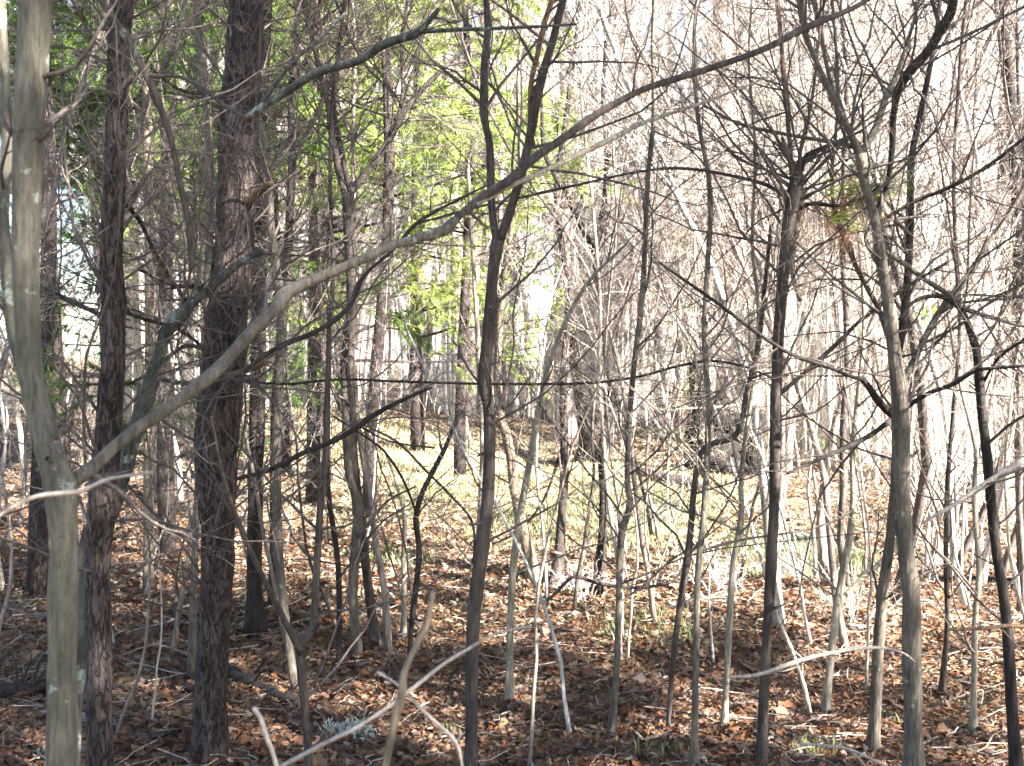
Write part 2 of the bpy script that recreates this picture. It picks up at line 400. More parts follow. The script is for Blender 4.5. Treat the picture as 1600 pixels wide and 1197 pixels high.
for px, py, rx, ry, n, h in ((1235, 880, .5, .3, 520, .24), (1235, 885, .8, .5, 260, .15), (1320, 885, .3, .22, 320, .27), (1190, 870, .3, .3, 200, .2), (900, 820, .7, .8, 2200, .10),
                             (980, 800, .7, .5, 1500, .10), (1060, 692, 1.3, .6, 1600, .3), (1200, 700, 1.2, .6, 1300, .28), (1040, 1185, .12, .08, 30, .10), (1330, 690, 1.2, .6, 1300, .3),
                             (620, 880, .3, .3, 260, .12), (690, 770, .5, .6, 700, .1), (1270, 1180, .1, .1, 50, .1), (1390, 1130, .12, .1, 40, .08), (700, 1150, .05, .05, 30, .07), (1140, 900, .3, .3, 350, .12), (1010, 980, .3, .3, 200, .1)):
    dd = ground_hit(px, py); p = at(px, py, dd)
    grass_patch(g, p[0], p[1], rx, ry, n, h, rg)
gd = Geo()  # dry grass; its paleness also brightens the sunlit clearing
for px, py, rx, ry, n, h in ((900, 830, .9, 1.0, 5000, .09), (960, 800, 1.1, 1.0, 5000, .10), (700, 730, 1.3, 1.6, 5000, .12), (600, 700, 1.6, 1.6, 3500, .12), (820, 745, 1.2, 1.2, 3500, .1), (1000, 740, 1.2, 1.2, 2500, .12), (1260, 900, .5, .3, 900, .12), (450, 660, 2, 2, 3000, .15), (1180, 900, .9, .6, 1200, .1)):
    dd = ground_hit(px, py); p = at(px, py, dd)
    grass_patch(gd, p[0], p[1], rx, ry, n, h, rg, .003)
tag(link('dry_grass', gd.mesh('dry_grass', M['drygrass'], False)), 'short pale dry grass among the leaves of the clearing', 'dry grass', kind='stuff')
gs = Geo(); n = 3200; x, y = scatter(n, 1.8, 14, rg, pw=.8); K = 5; a = rg.uniform(0, 6.283, n); L = rg.uniform(.08, .5, n) * rg.uniform(.3, 1, n)
t = np.linspace(-.5, .5, K); P = np.stack([x[:, None] + np.cos(a)[:, None] * L[:, None] * t, y[:, None] + np.sin(a)[:, None] * L[:, None] * t, np.zeros((n, K))], -1) + rg.normal(0, .008, (n, K, 3))
P[..., 2] = height(P[..., 0], P[..., 1]) + rg.uniform(.02, .045, n)[:, None] + t * rg.normal(0, .12, n)[:, None] * L[:, None]
gs.tubes(P, rg.uniform(.0012, .0045, n)[:, None] * np.linspace(1, .5, K), 5)
tag(link('twig_litter', gs.mesh('twig_litter', M['dead'])), 'small pale dead twigs lying all over the leaves', 'twig litter', kind='stuff')
tag(link('grass', g.mesh('grass', M['grass'], False)), 'thin green grass tufts growing through the dead leaves', 'grass', kind='stuff')

# ------------------------------------------------------------------ traced trees of the foreground and middle distance
def spline(pts, per=4):
    p = np.asarray(pts, float)
    if len(p) < 3:
        return np.stack([p[0] + (p[-1] - p[0]) * t for t in np.linspace(0, 1, per * 2)])
    e = np.concatenate([[2 * p[0] - p[1]], p, [2 * p[-1] - p[-2]]])
    out = []
    for i in range(1, len(e) - 2):
        for t in np.arange(per) / per:
            a, b, c, d = e[i - 1], e[i], e[i + 1], e[i + 2]
            out.append(0.5 * ((2 * b) + (c - a) * t + (2 * a - 5 * b + 4 * c - d) * t * t + (3 * b - 3 * c + d - a) * t ** 3))
    out.append(p[-1])
    return np.array(out)

def world_line(pts, d0, d1=None):
    """pixel polyline (x, y, width) -> world points and radii, distance going from d0 to d1"""
    d1 = d0 if d1 is None else d1
    pts = [p if len(p) == 3 else (p[0], p[1], None) for p in pts]
    last = 6
    rows = []
    n = len(pts)
    ws = [p[2] for p in pts]
    for i in range(n):
        if ws[i] is None: ws[i] = ws[i - 1] if i else 6
    for i, p in enumerate(pts):
        d = d0 + (d1 - d0) * i / max(n - 1, 1)
        w = at(p[0], p[1], d)
        rows.append((*w, ws[i] / 2 * d / FPX))
    return spline(rows, 4)

LAND = []    # (px, py, short name) for the labels of the trees behind

def tag_ok(name): return name not in ('leaning_branch', 'branch_snag', 'old_snag')

def traced(name, label, cat, mat, d, trunk, limbs=(), twigs=(12, 4, 3), twmat='twigdark', sides=10, base='ground', grow=2.5, limb_d=0.5, group=None, rough=0.03, tl=(0.4, 1.25), tmin=0.13, seed=1, extra=()):
    """a tree that follows the photograph's outline in its own vertical plane: trunk, limbs, fine crown"""
    rng = np.random.default_rng(seed + int(trunk[0][0]))
    if d is None:
        d = ground_hit(trunk[0][0], trunk[0][1])
    T = world_line(trunk, d, d * (1 + 0.04 * rng.normal()))
    P, Rr = T[:, :3], T[:, 3]
    k = np.linspace(0, 1, len(P))[:, None]
    if base == 'ground':
        b = P[0].copy(); hz = float(height(b[0], b[1]))
        if b[2] > hz + 0.02:
            nn = max(2, int((b[2] - hz) / 0.15))
            dirv = norm(P[0] - P[min(4, len(P) - 1)]); dirv[2] = min(dirv[2], -0.7)
            ex = [b + dirv / abs(dirv[2]) * (b[2] - hz + 0.05) * (j / nn) for j in range(nn, 0, -1)]
            P = np.concatenate([np.array(ex), P]); Rr = np.concatenate([np.linspace(Rr[0] * 1.3, Rr[0], nn), Rr])
        else:
            P[0, 2] = hz - 0.05
            Rr[0] *= 1.9; Rr[1] *= 1.35; Rr[2] *= 1.12
    def extend(P, Rr, g):
        if g <= 0: return P, Rr
        v = norm(P[-1] - P[-4]); p = P[-1]; ps = []; n = 8
        for j in range(n):
            v = norm(v + 0.12 * rng.normal(size=3) + np.array((0, 0, .12))); p = p + v * g / n; ps.append(p)
        return np.concatenate([P, ps]), np.concatenate([Rr, np.linspace(Rr[-1], 0.003, n + 1)[1:]])
    top_out = trunk[-1][1] < 15
    org = P[0].copy()
    if top_out: P, Rr = extend(P, Rr, grow)
    e = empty(name, org)
    tag(e, label, cat, group)
    off = lambda q: q - org
    g = Geo(); g.tubes(off(P)[None], Rr[None], sides, cap=True, rough=rough)
    if tag_ok(name):
        sp_, spr = shoots(off(P)[None], Rr[None], 7, t0=.12, t1=.95, ang=(50, 85), length=(.03, .11), lenby='abs', K=4, wig=.25, rf=.32, tip=.55, rng=rng, up=.1)
        g.tubes(sp_, np.maximum(spr, .0015), 5)
        kn, knr = shoots(off(P)[None], Rr[None] * 1.0, 9, t0=.05, t1=.95, ang=(80, 90), length=(.004, .012), lenby='abs', K=3, wig=.1, rf=1.0, tip=.5, rng=rng, up=0)
        dv = norm(kn[:, -1] - kn[:, 0]); base_r = knr[:, :1]
        kn = kn + dv[:, None, :] * (base_r[:, :, None] * .62)
        g.tubes(kn, np.stack([knr[:, 0] * .6, knr[:, 0] * .5, knr[:, 0] * .15], 1), 7)
    link('trunk', g.mesh('trunk', M[mat], True), e)
    stems = [(P, Rr)]
    for lb in limbs:
        lmat = mat; de = rng.uniform(-limb_d, limb_d); lpts = lb; ds = d; gg = 1.5
        if isinstance(lb, dict):
            lpts = lb['p']; lmat = lb.get('m', mat); de = lb.get('de', de); ds = lb.get('d', d); gg = lb.get('g', gg)
        q = world_line(lpts, ds, ds + de)
        lp, lr = q[:, :3], q[:, 3]
        if lpts[-1][1] < 15 or lpts[-1][0] > 1590 or lpts[-1][0] < 5: lp, lr = extend(lp, lr, gg)
        g = Geo(); g.tubes(off(lp)[None], lr[None], max(6, sides - 3), cap=True, rough=rough)
        link('limb', g.mesh('limb', M[lmat], True), e)
        stems.append((lp, lr))
    if twigs:
        g = Geo()
        for si, (p, r) in enumerate(stems):
            p = off(p)[None]; r = r[None]
            r = np.minimum(r, 0.012)
            Lp = np.linalg.norm(np.diff(p[0], axis=0), axis=1).sum()
            n1 = max(2, int(1.12 * twigs[0] * min(1.3, Lp / 3.0)))
            a, ar = shoots(p, r, n1, t0=tmin if si == 0 else 0.1, ang=(30, 80), length=tl, lenby='abs', K=9, up=0.05, wig=0.16, rf=0.55, rng=rng)
            g.tubes(a, ar, 5)
            a2, ar2 = shoots(a, ar, twigs[1], t0=0.15, length=(0.3, 0.7), K=6, up=0.05, wig=0.2, rng=rng, rf=.6)
            g.tubes(a2, np.maximum(ar2, 0.0008), 3)
            if len(twigs) > 2 and twigs[2]:
                a3, ar3 = shoots(a2, ar2, twigs[2], t0=0.2, length=(0.3, 0.6), K=4, up=0.02, wig=0.2, rng=rng)
                g.tubes(a3, np.maximum(ar3, 0.0007), 3)
        link('crown', g.mesh('crown', M[twmat], True), e)
    for q in trunk:
        pass
    return e, org

# -- the pale forked trunk at the left edge and its long branch
traced('forked_tree', 'smooth pale trunk at the left edge with a long branch rising across the view', 'tree', 'smooth', 1.7,
       [(96, 1260, 52), (97, 1120, 46), (98, 1020, 43), (98, 930, 46), (100, 870, 40), (97, 800, 46), (94, 760, 50), (76, 700, 40), (60, 640, 38), (47, 570, 37), (42, 480, 38), (40, 400, 39), (42, 300, 42), (45, 200, 44), (51, 100, 46), (56, -10, 48)],
       limbs=[dict(p=[(92, 775, 20), (112, 755, 24), (150, 725, 20), (200, 680, 19), (260, 640, 19), (325, 590, 22), (345, 572, 20), (390, 522, 19), (430, 482, 19), (447, 458, 22), (490, 438, 17), (560, 408, 15), (610, 385, 14), (640, 376, 14), (695, 360, 17), (712, 343, 13)], d=1.7, de=0.42, m='grey'),
              dict(p=[(690, 363, 12), (715, 340, 12), (745, 315, 14), (800, 278, 14), (840, 243, 14), (885, 213, 12), (930, 180, 12), (1000, 142, 10), (1060, 122, 11), (1130, 100, 10), (1200, 74, 10), (1255, 45, 12), (1330, 14, 8), (1370, -10, 8)], d=2.1, de=0.4, m='brown'),
              dict(p=[(745, 320, 6), (800, 290, 7), (870, 258, 8), (945, 222, 9), (1010, 190, 7), (1100, 160, 5), (1200, 120, 3)], d=2.15, de=.4, m='pale'),
              dict(p=[(60, 660, 12), (30, 560, 18), (18, 500, 19), (10, 420, 19), (4, 330, 19), (12, 220, 18), (6, 150, 19), (0, 20, 18), (-2, -10, 18)], d=1.75, de=0.1)],
       twigs=(7, 3, 2), tl=(.15, .4), twmat='twigdark', sides=18, grow=3, rough=0.03, tmin=.75)
# lichen patches on the long branch are part of the bark material; a pale collar where the branch elbows
# -- dark lichened pine at the left
traced('pine_tree', 'dark slim pine trunk just right of the pale forked trunk', 'tree', 'pine', 3.0,
       [(155, 1240, 42), (156, 1000, 38), (152, 880, 40), (162, 780, 44), (172, 650, 38), (178, 500, 36), (174, 400, 34), (180, 250, 33), (185, 100, 34), (190, -10, 36)],
       limbs=[[(175, 300, 8), (215, 340, 7), (245, 400, 6), (290, 470, 5)], [(176, 480, 7), (230, 500, 6), (280, 515, 5), (340, 560, 4)], dict(p=[(172, 500, 7), (110, 470, 8), (60, 450, 7), (0, 430, 5)], de=.2)],
       twigs=(30, 5, 4), sides=16, rough=0.05)
traced('leaning_tree', 'gnarled lichen crusted leaning trunk between the two left pines', 'tree', 'mossy', 3.3,
       [(118, 1080, 26), (125, 980, 28), (150, 860, 30), (185, 760, 27), (205, 700, 22), (222, 640, 26), (235, 600, 24), (248, 555, 18), (262, 515, 20), (285, 488, 22), (305, 470, 14), (330, 450, 12), (350, 432, 14), (375, 410, 10), (410, 392, 9)],
       limbs=[[(205, 690, 9), (160, 720, 8), (120, 745, 8), (95, 790, 7)], [(240, 590, 7), (300, 600, 6), (360, 590, 5), (420, 565, 7)]],
       twigs=(14, 5, 3), sides=14, rough=0.09, tmin=.3)
# -- the big pine
traced('pine_tree', 'stoutest pine trunk left of centre with plated pinkish brown bark', 'tree', 'pine', 3.6,
       [(326, 1230, 58), (328, 1100, 52), (334, 1000, 48), (339, 900, 50), (340, 800, 54), (337, 700, 64), (345, 620, 68), (354, 500, 62), (364, 400, 60), (370, 300, 60), (373, 200, 62), (380, 100, 56), (386, -10, 52)],
       limbs=[dict(p=[(375, 330, 10), (405, 300, 12), (425, 285, 7)], de=-.1, m='rust'), dict(p=[(340, 590, 10), (380, 580, 8), (415, 565, 11)], de=-.4, m='rust'),
              [(355, 470, 9), (310, 450, 8), (270, 445, 6), (215, 420, 5)], [(370, 180, 7), (330, 150, 6), (280, 140, 5), (240, 110, 4)], [(370, 250, 6), (430, 230, 5), (470, 200, 4)],
              [(345, 560, 7), (290, 540, 6), (240, 580, 5), (200, 600, 4)]],
       twigs=(46, 5, 4), sides=22, rough=0.05, twmat='twigdark')
traced('slender_tree', 'straight dark trunk half hidden behind the stoutest pine on its right', 'tree', 'dark', None,
       [(400, 990, 26), (397, 900, 24), (399, 800, 24), (402, 650, 25), (405, 500, 24), (404, 400, 22), (408, 250, 20), (412, 100, 18), (418, -10, 17)], twigs=(22, 5, 3), sides=12)
traced('sapling', 'grey sapling with smooth bark right of the stoutest pine', 'sapling', 'grey', 4.4,
       [(470, 1120, 14), (450, 1000, 13), (436, 870, 14), (432, 720, 15), (436, 600, 14), (440, 500, 17), (434, 440, 16), (424, 360, 12), (418, 280, 14), (412, 220, 12), (400, 170, 11), (392, 90, 9), (385, -5, 8)], twigs=(18, 5, 3), twmat='twiggrey')
traced('sapling', 'dark slender sapling rising beside the grey one right of the stoutest pine', 'sapling', 'dark', 5.6,
       [(428, 960, 13), (428, 800, 13), (430, 650, 14), (437, 560, 16), (445, 450, 15), (453, 330, 13), (457, 240, 14), (455, 150, 11), (462, 60, 10), (468, -10, 9)],
       limbs=[[(458, 245, 8), (490, 190, 7), (520, 120, 6), (560, 60, 5), (600, -10, 4)], [(455, 130, 7), (480, 90, 8), (495, 30, 8), (502, -10, 7)]], twigs=(20, 5, 3))
traced('forked_sapling', 'low forked sapling with its two stems parting near the ground right of the stoutest pine', 'sapling', 'brown', 3.3,
       [(485, 1230, 13), (478, 1120, 13), (470, 1040, 15), (472, 1005, 15), (488, 980, 12), (494, 900, 12), (500, 800, 11), (510, 700, 10), (512, 600, 9), (515, 480, 7)],
       limbs=[[(470, 1020, 12), (440, 960, 10), (405, 890, 9), (370, 810, 8), (345, 730, 6), (330, 650, 5)]], twigs=(12, 4, 3))
traced('leaning_branch', 'long curved dark branch sweeping down across the top of the two left pines', 'branch', 'brown', 2.8,
       [(300, 420, 10), (295, 350, 11), (282, 290, 10), (270, 230, 10), (255, 180, 11), (235, 130, 12), (212, 85, 12), (185, 40, 11), (150, -10, 10)],
       limbs=[[(235, 120, 6), (280, 120, 6), (320, 140, 6), (350, 165, 6), (385, 185, 5)]], twigs=(8, 4, 3), base='air', grow=1.0)
traced('sapling', 'greyish sapling with a bright stripe between the slim pine and the stout pine', 'sapling', 'tan', 6.2,
       [(232, 830, 16), (232, 700, 15), (234, 560, 15), (233, 420, 14), (232, 300, 14), (230, 200, 14), (228, 100, 12), (232, -5, 12)], twigs=(14, 4, 3), twmat='twiggrey')
traced('sapling', 'thin upright grey sapling close behind the left side of the stout pine', 'sapling', 'grey', 4.6,
       [(300, 1060, 11), (303, 900, 11), (310, 750, 11), (318, 600, 12), (325, 450, 13), (328, 300, 13), (322, 150, 12), (312, 60, 12), (305, -10, 11)], twigs=(16, 5, 3), twmat='twiggrey')
# -- Y tree
traced('forked_tree', 'dark young tree that forks into a wide V above head height left of centre', 'tree', 'brown', None,
       [(588, 1010, 15), (578, 940, 15), (570, 870, 15), (560, 800, 18), (552, 720, 16), (549, 640, 15), (547, 560, 14), (549, 450, 16), (546, 370, 18), (544, 300, 20)],
       limbs=[[(540, 310, 12), (528, 260, 11), (518, 210, 10), (512, 160, 9), (495, 90, 8), (478, 20, 7), (470, -10, 7)], [(548, 300, 10), (536, 250, 9), (522, 170, 8), (530, 90, 7), (538, 0, 6)],
              [(545, 305, 12), (580, 260, 11), (610, 215, 11), (628, 180, 10), (655, 145, 9), (690, 110, 7), (740, 60, 5), (780, 0, 4)], [(618, 200, 7), (630, 140, 7), (628, 60, 6), (640, -10, 5)],
              [(620, 150, 4), (570, 100, 5), (540, 40, 5), (520, -10, 4)], [(544, 340, 6), (500, 370, 6), (470, 400, 5), (430, 420, 4)]],
       twigs=(26, 5, 4))
traced('sapling', 'grey young stem that runs beside the V forked tree and bends at its foot', 'sapling', 'grey', 4.9,
       [(560, 1040, 13), (552, 930, 15), (556, 850, 17), (560, 790, 14), (545, 740, 13), (541, 660, 14), (540, 580, 16), (545, 500, 14), (570, 430, 10), (600, 380, 8), (640, 330, 6)],
       limbs=[[(558, 840, 6), (590, 800, 5), (610, 780, 4), (650, 760, 3)]], twigs=(12, 4, 3), twmat='twiggrey')
traced('sapling', 'slim dark sapling just left of the V forked tree', 'sapling', 'dark', 4.7,
       [(528, 1120, 8), (530, 1000, 9), (528, 880, 9), (512, 760, 9), (510, 640, 9), (516, 540, 8), (520, 420, 7), (516, 300, 6), (520, 150, 6), (540, -5, 5)], twigs=(16, 5, 3))
traced('sapling', 'thin chalky white stem standing in the dark shadow left of the centre tree', 'sapling', 'pale', None,
       [(630, 1000, 8), (631, 930, 8), (631, 860, 8), (632, 810, 7), (626, 780, 5), (615, 740, 5), (600, 700, 4)], twigs=(6, 3, 2), twmat='twiggrey')
traced('sapling', 'dark bent stem growing from the shadow left of the centre tree', 'sapling', 'dark', 4.6,
       [(640, 1060, 7), (642, 990, 8), (650, 920, 9), (655, 860, 9), (650, 810, 9), (660, 770, 8), (680, 730, 8), (700, 690, 7), (720, 640, 5)],
       limbs=[[(650, 800, 4), (630, 750, 4), (600, 705, 4), (560, 675, 3), (520, 650, 3)]], twigs=(7, 4, 3))
# -- centre tree
traced('forked_tree', 'dark brown young tree in the centre forking into a narrow Y at eye height', 'tree', 'brown', 3.45,
       [(732, 1250, 22), (736, 1150, 20), (737, 1060, 20), (739, 980, 21), (745, 920, 22), (754, 850, 21), (762, 780, 20), (765, 700, 19), (764, 640, 19), (757, 597, 22), (761, 540, 19), (766, 480, 18), (771, 420, 18), (778, 375, 21)],
       limbs=[dict(p=[(776, 378, 13), (770, 340, 12), (767, 290, 12), (765, 225, 12), (755, 180, 11), (756, 140, 12), (757, 100, 12), (762, 40, 11), (759, -10, 10)], de=.15),
              dict(p=[(780, 378, 15), (800, 320, 14), (815, 270, 14), (828, 215, 14), (836, 170, 15), (848, 115, 14), (862, 70, 12), (877, 10, 12), (882, -10, 12)], de=-.15),
              dict(p=[(834, 230, 7), (828, 190, 7), (830, 130, 8), (840, 85, 8), (850, 40, 9), (866, -10, 8)], de=-.2, m='rust')],
       twigs=(12, 5, 4), sides=16, tmin=.3)
traced('sapling', 'pale grey stem tucked directly behind the left side of the centre tree', 'sapling', 'pale', 5.1,
       [(735, 990, 13), (742, 920, 13), (748, 850, 12), (752, 780, 11), (754, 700, 9), (750, 600, 9), (745, 500, 8), (738, 380, 7), (730, 250, 6)], twigs=(14, 5, 3), twmat='twiggrey')
traced('leaning_tree', 'reddish leaning trunk with a tan sunlit foot right of the centre tree', 'tree', 'tan', None,
       [(836, 912, 20), (826, 862, 20), (814, 815, 18), (803, 760, 15), (796, 700, 15), (783, 650, 15), (777, 590, 13), (780, 520, 12), (785, 440, 10), (800, 350, 8), (812, 250, 7), (810, 120, 6), (820, -5, 5)], twigs=(18, 5, 3))
traced('slender_tree', 'straight brown trunk rising right of the leaning tan trunk', 'tree', 'brown', None,
       [(868, 918, 22), (874, 860, 17), (880, 780, 15), (882, 700, 14), (880, 620, 13), (884, 540, 12), (888, 480, 12), (880, 400, 10), (870, 300, 9), (885, 180, 8), (900, 60, 6), (905, -5, 6)],
       limbs=[[(878, 700, 6), (850, 780, 4), (810, 830, 4), (770, 850, 3)]], twigs=(22, 5, 3))
traced('sapling', 'pale slanting stem crossing behind the leaning tan trunk', 'sapling', 'pale', None,
       [(796, 1100, 12), (797, 1000, 11), (801, 900, 12), (806, 850, 12), (815, 790, 11), (828, 720, 11), (838, 660, 10), (852, 590, 8), (880, 510, 7), (920, 440, 6), (980, 380, 4)], twigs=(12, 4, 3), twmat='twiggrey')
traced('sapling', 'sinuous dark sapling with a pale upper half right of the centre trunks', 'sapling', 'grey', None,
       [(955, 1152, 10), (963, 1050, 10), (967, 950, 11), (968, 880, 11), (972, 830, 12), (984, 790, 11), (980, 740, 9), (984, 650, 9), (992, 560, 9), (1003, 470, 9), (1008, 380, 8), (1012, 280, 8), (1022, 180, 8), (1020, 80, 7), (1022, -5, 6)], twigs=(18, 5, 3))
traced('forked_sapling', 'dark sapling whose black V fork opens level with the centre tree fork', 'sapling', 'dark', None,
       [(937, 930, 13), (940, 860, 14), (943, 780, 13), (940, 700, 12), (955, 620, 13), (950, 560, 12), (940, 480, 12), (932, 415, 11), (927, 385, 14)],
       limbs=[dict(p=[(928, 388, 12), (905, 345, 11), (888, 310, 10), (868, 275, 8), (850, 235, 7), (846, 160, 5), (838, 60, 4)], m='dark'), dict(p=[(928, 388, 11), (938, 350, 10), (946, 300, 9), (948, 230, 8), (942, 150, 7), (948, 60, 5), (960, -5, 5)], m='dark')], twigs=(16, 5, 4))
traced('sapling', 'very thin wavy stem standing in the sunny gap right of the brown trunk', 'sapling', 'grey', None,
       [(896, 960, 5), (903, 900, 6), (912, 860, 7), (920, 800, 6), (928, 740, 5), (925, 680, 5), (930, 600, 4)], twigs=(4, 3, 2), twmat='twiggrey')
# -- right centre
traced('sapling', 'tall thin grey stem, left one of the pair below the old stump', 'sapling', 'grey', None,
       [(1085, 1210, 11), (1086, 1100, 11), (1088, 1000, 10), (1090, 900, 10), (1098, 820, 10), (1105, 720, 10), (1106, 620, 9), (1100, 520, 8), (1105, 420, 8), (1110, 300, 8), (1090, 180, 6), (1085, 60, 6), (1090, -5, 5)], twigs=(16, 5, 3), twmat='twiggrey')
traced('sapling', 'brown sapling leaning right across the old stump', 'sapling', 'brown', 3.9,
       [(1045, 1120, 8), (1055, 1000, 9), (1070, 900, 12), (1080, 820, 10), (1085, 760, 10), (1100, 700, 9), (1150, 680, 9), (1168, 610, 9), (1185, 540, 8), (1195, 450, 7), (1205, 350, 6)], twigs=(13, 5, 3))
traced('sapling', 'pale rod like sapling with a crooked waist left of the shaggy broken tree', 'sapling', 'pale', None,
       [(1131, 1140, 10), (1136, 1050, 10), (1141, 950, 11), (1146, 880, 10), (1158, 810, 10), (1158, 750, 8), (1165, 680, 7), (1180, 580, 7), (1185, 480, 6), (1175, 380, 5), (1180, 240, 5), (1170, 100, 4), (1175, -5, 4)], twigs=(13, 4, 3), twmat='twiggrey')
traced('broken_tree', 'upright tree with a shaggy splintered top hung with dead needles right of centre', 'tree', 'brown', 3.5,
       [(1188, 1240, 17), (1193, 1100, 16), (1198, 1000, 15), (1204, 900, 18), (1209, 800, 16), (1211, 700, 17), (1213, 600, 17), (1218, 500, 17), (1225, 420, 18), (1233, 350, 21), (1240, 305, 24), (1244, 275, 14), (1250, 250, 5)],
       limbs=[dict(p=[(1236, 330, 12), (1242, 270, 10), (1232, 240, 7), (1222, 215, 6)], de=0.05, m='rust'), dict(p=[(1245, 330, 9), (1250, 270, 9), (1262, 245, 12), (1300, 225, 6), (1345, 205, 4)], de=0.1, m='dark'),
              dict(p=[(1232, 370, 8), (1238, 300, 8), (1232, 200, 7), (1225, 120, 7), (1215, -10, 6)], de=.3, m='rust'),
              dict(p=[(1250, 470, 7), (1238, 420, 8), (1246, 350, 10), (1252, 300, 9), (1250, 240, 6), (1268, 160, 5), (1280, 60, 4), (1284, -10, 4)], de=.2, m='tan'),
              [(1213, 620, 7), (1260, 580, 7), (1310, 535, 7), (1340, 505, 6), (1385, 470, 7), (1430, 440, 6), (1480, 410, 4)],
              [(1240, 320, 7), (1200, 290, 6), (1120, 270, 5), (1060, 263, 5), (1000, 268, 4), (920, 285, 4), (830, 305, 5), (740, 325, 4), (650, 350, 3)]],
       twigs=(24, 5, 4), sides=14, tmin=.45)
# -- right tree
traced('forked_tree', 'pale grey barked tree at right with many crooked limbs and a dark upper arm', 'tree', 'grey', 3.3,
       [(1427, 1240, 30), (1427, 1120, 28), (1424, 1020, 29), (1424, 930, 27), (1414, 850, 25), (1410, 780, 25), (1408, 700, 27), (1405, 620, 25), (1396, 540, 20), (1386, 460, 17), (1376, 400, 16), (1366, 340, 15), (1352, 290, 14), (1345, 240, 16)],
       limbs=[dict(p=[(1345, 245, 13), (1325, 200, 10), (1300, 150, 9), (1275, 95, 8), (1258, 50, 9), (1248, -10, 11)], de=-.1),
              dict(p=[(1347, 240, 12), (1368, 200, 11), (1385, 150, 10), (1400, 118, 8), (1420, 60, 6), (1440, -10, 5)], de=.3),
              dict(p=[(1362, 348, 13), (1375, 320, 8), (1388, 280, 8), (1394, 230, 9), (1396, 180, 10), (1404, 140, 13), (1425, 108, 15), (1450, 80, 14), (1470, 48, 15), (1485, 20, 15), (1490, -10, 15)], de=-.3, m='dark'),
              dict(p=[(1404, 655, 16), (1375, 630, 12), (1350, 595, 10), (1335, 590, 6), (1290, 572, 6), (1240, 555, 6), (1190, 525, 6), (1130, 480, 6), (1080, 445, 5), (1030, 410, 4)], de=-.35, m='dark'),
              dict(p=[(1400, 650, 9), (1360, 680, 8), (1320, 700, 8), (1270, 722, 6), (1230, 740, 4)], de=-.3, m='dark'),
              dict(p=[(1410, 640, 8), (1450, 615, 7), (1490, 600, 7), (1530, 578, 6), (1600, 572, 5)], de=-.2, m='dark'),
              dict(p=[(1410, 600, 12), (1430, 560, 10), (1460, 500, 10), (1490, 460, 12), (1520, 420, 10), (1550, 370, 8), (1580, 330, 6), (1605, 290, 5)], de=.3),
              dict(p=[(1402, 560, 11), (1412, 500, 13), (1418, 440, 12), (1422, 350, 12), (1424, 250, 10), (1440, 170, 9), (1462, 60, 7), (1470, -10, 7)], de=.35, m='dark'),
              dict(p=[(1378, 390, 6), (1410, 410, 8), (1450, 440, 8), (1500, 470, 9)], de=.1),
              dict(p=[(1375, 345, 6), (1430, 315, 6), (1490, 290, 6), (1550, 255, 6), (1605, 212, 5)], de=-.2, m='dark'),
              dict(p=[(1345, 232, 8), (1300, 222, 7), (1240, 212, 6), (1160, 195, 5), (1100, 165, 4)], de=.1)],
       twigs=(18, 5, 4), sides=18, rough=0.04, tmin=.35)
traced('slender_tree', 'second grey trunk leaning beside the pale barked right tree', 'tree', 'grey', 3.65,
       [(1362, 1210, 20), (1368, 1100, 18), (1373, 1000, 17), (1380, 920, 17), (1390, 850, 15), (1396, 780, 14), (1400, 700, 12), (1402, 600, 11), (1380, 500, 9), (1330, 400, 7), (1300, 300, 6), (1310, 150, 5), (1300, -5, 5)], twigs=(16, 5, 3))
traced('sapling', 'pale slanting sapling lit on one side left of the two right trunks', 'sapling', 'pale', None,
       [(1288, 1120, 12), (1298, 1030, 12), (1306, 960, 13), (1316, 900, 12), (1328, 840, 12), (1333, 780, 10), (1332, 700, 8), (1340, 620, 7), (1350, 500, 6), (1340, 350, 5)],
       limbs=[dict(p=[(1308, 945, 8), (1340, 910, 8), (1380, 875, 9), (1420, 830, 8)], de=.4)], twigs=(10, 4, 3), twmat='twiggrey')
traced('slender_tree', 'dark curved trunk bending over to the left near the right edge', 'tree', 'dark', 3.3,
       [(1592, 1240, 20), (1582, 1120, 18), (1576, 1010, 17), (1568, 930, 16), (1558, 870, 15), (1550, 800, 15), (1545, 740, 15), (1536, 660, 15), (1530, 590, 14), (1526, 550, 13), (1515, 515, 11), (1502, 485, 8), (1470, 463, 8), (1430, 470, 6), (1405, 500, 5)],
       limbs=[[(1500, 482, 6), (1545, 495, 7), (1600, 510, 5)], [(1535, 600, 5), (1560, 560, 5), (1600, 530, 4)]], twigs=(14, 5, 3))
traced('sapling', 'thin pale sapling between the right trunks and the curved dark one', 'sapling', 'pale', None,
       [(1520, 1150, 10), (1522, 1050, 9), (1524, 960, 9), (1530, 900, 9), (1526, 840, 8), (1522, 770, 8), (1524, 700, 6), (1500, 600, 5), (1480, 480, 5)], twigs=(10, 4, 3), twmat='twiggrey')
traced('branch_snag', 'broken grey limb slanting up from the right edge', 'branch', 'dead', 3.0,
       [(1440, 818, 4), (1480, 795, 7), (1520, 770, 9), (1550, 750, 11), (1605, 715, 12)], twigs=(4, 3, 2), base='air', twmat='twiggrey', grow=0)
traced('sapling', 'dark stem with many pale forks standing between the right trunks and the thin pale sapling', 'sapling', 'brown', 4.3,
       [(1470, 1090, 8), (1480, 980, 8), (1478, 880, 8), (1480, 760, 7), (1490, 640, 7), (1500, 500, 6), (1490, 300, 6), (1500, 100, 5), (1510, -5, 5)], twigs=(20, 5, 4), twmat='twiggrey')
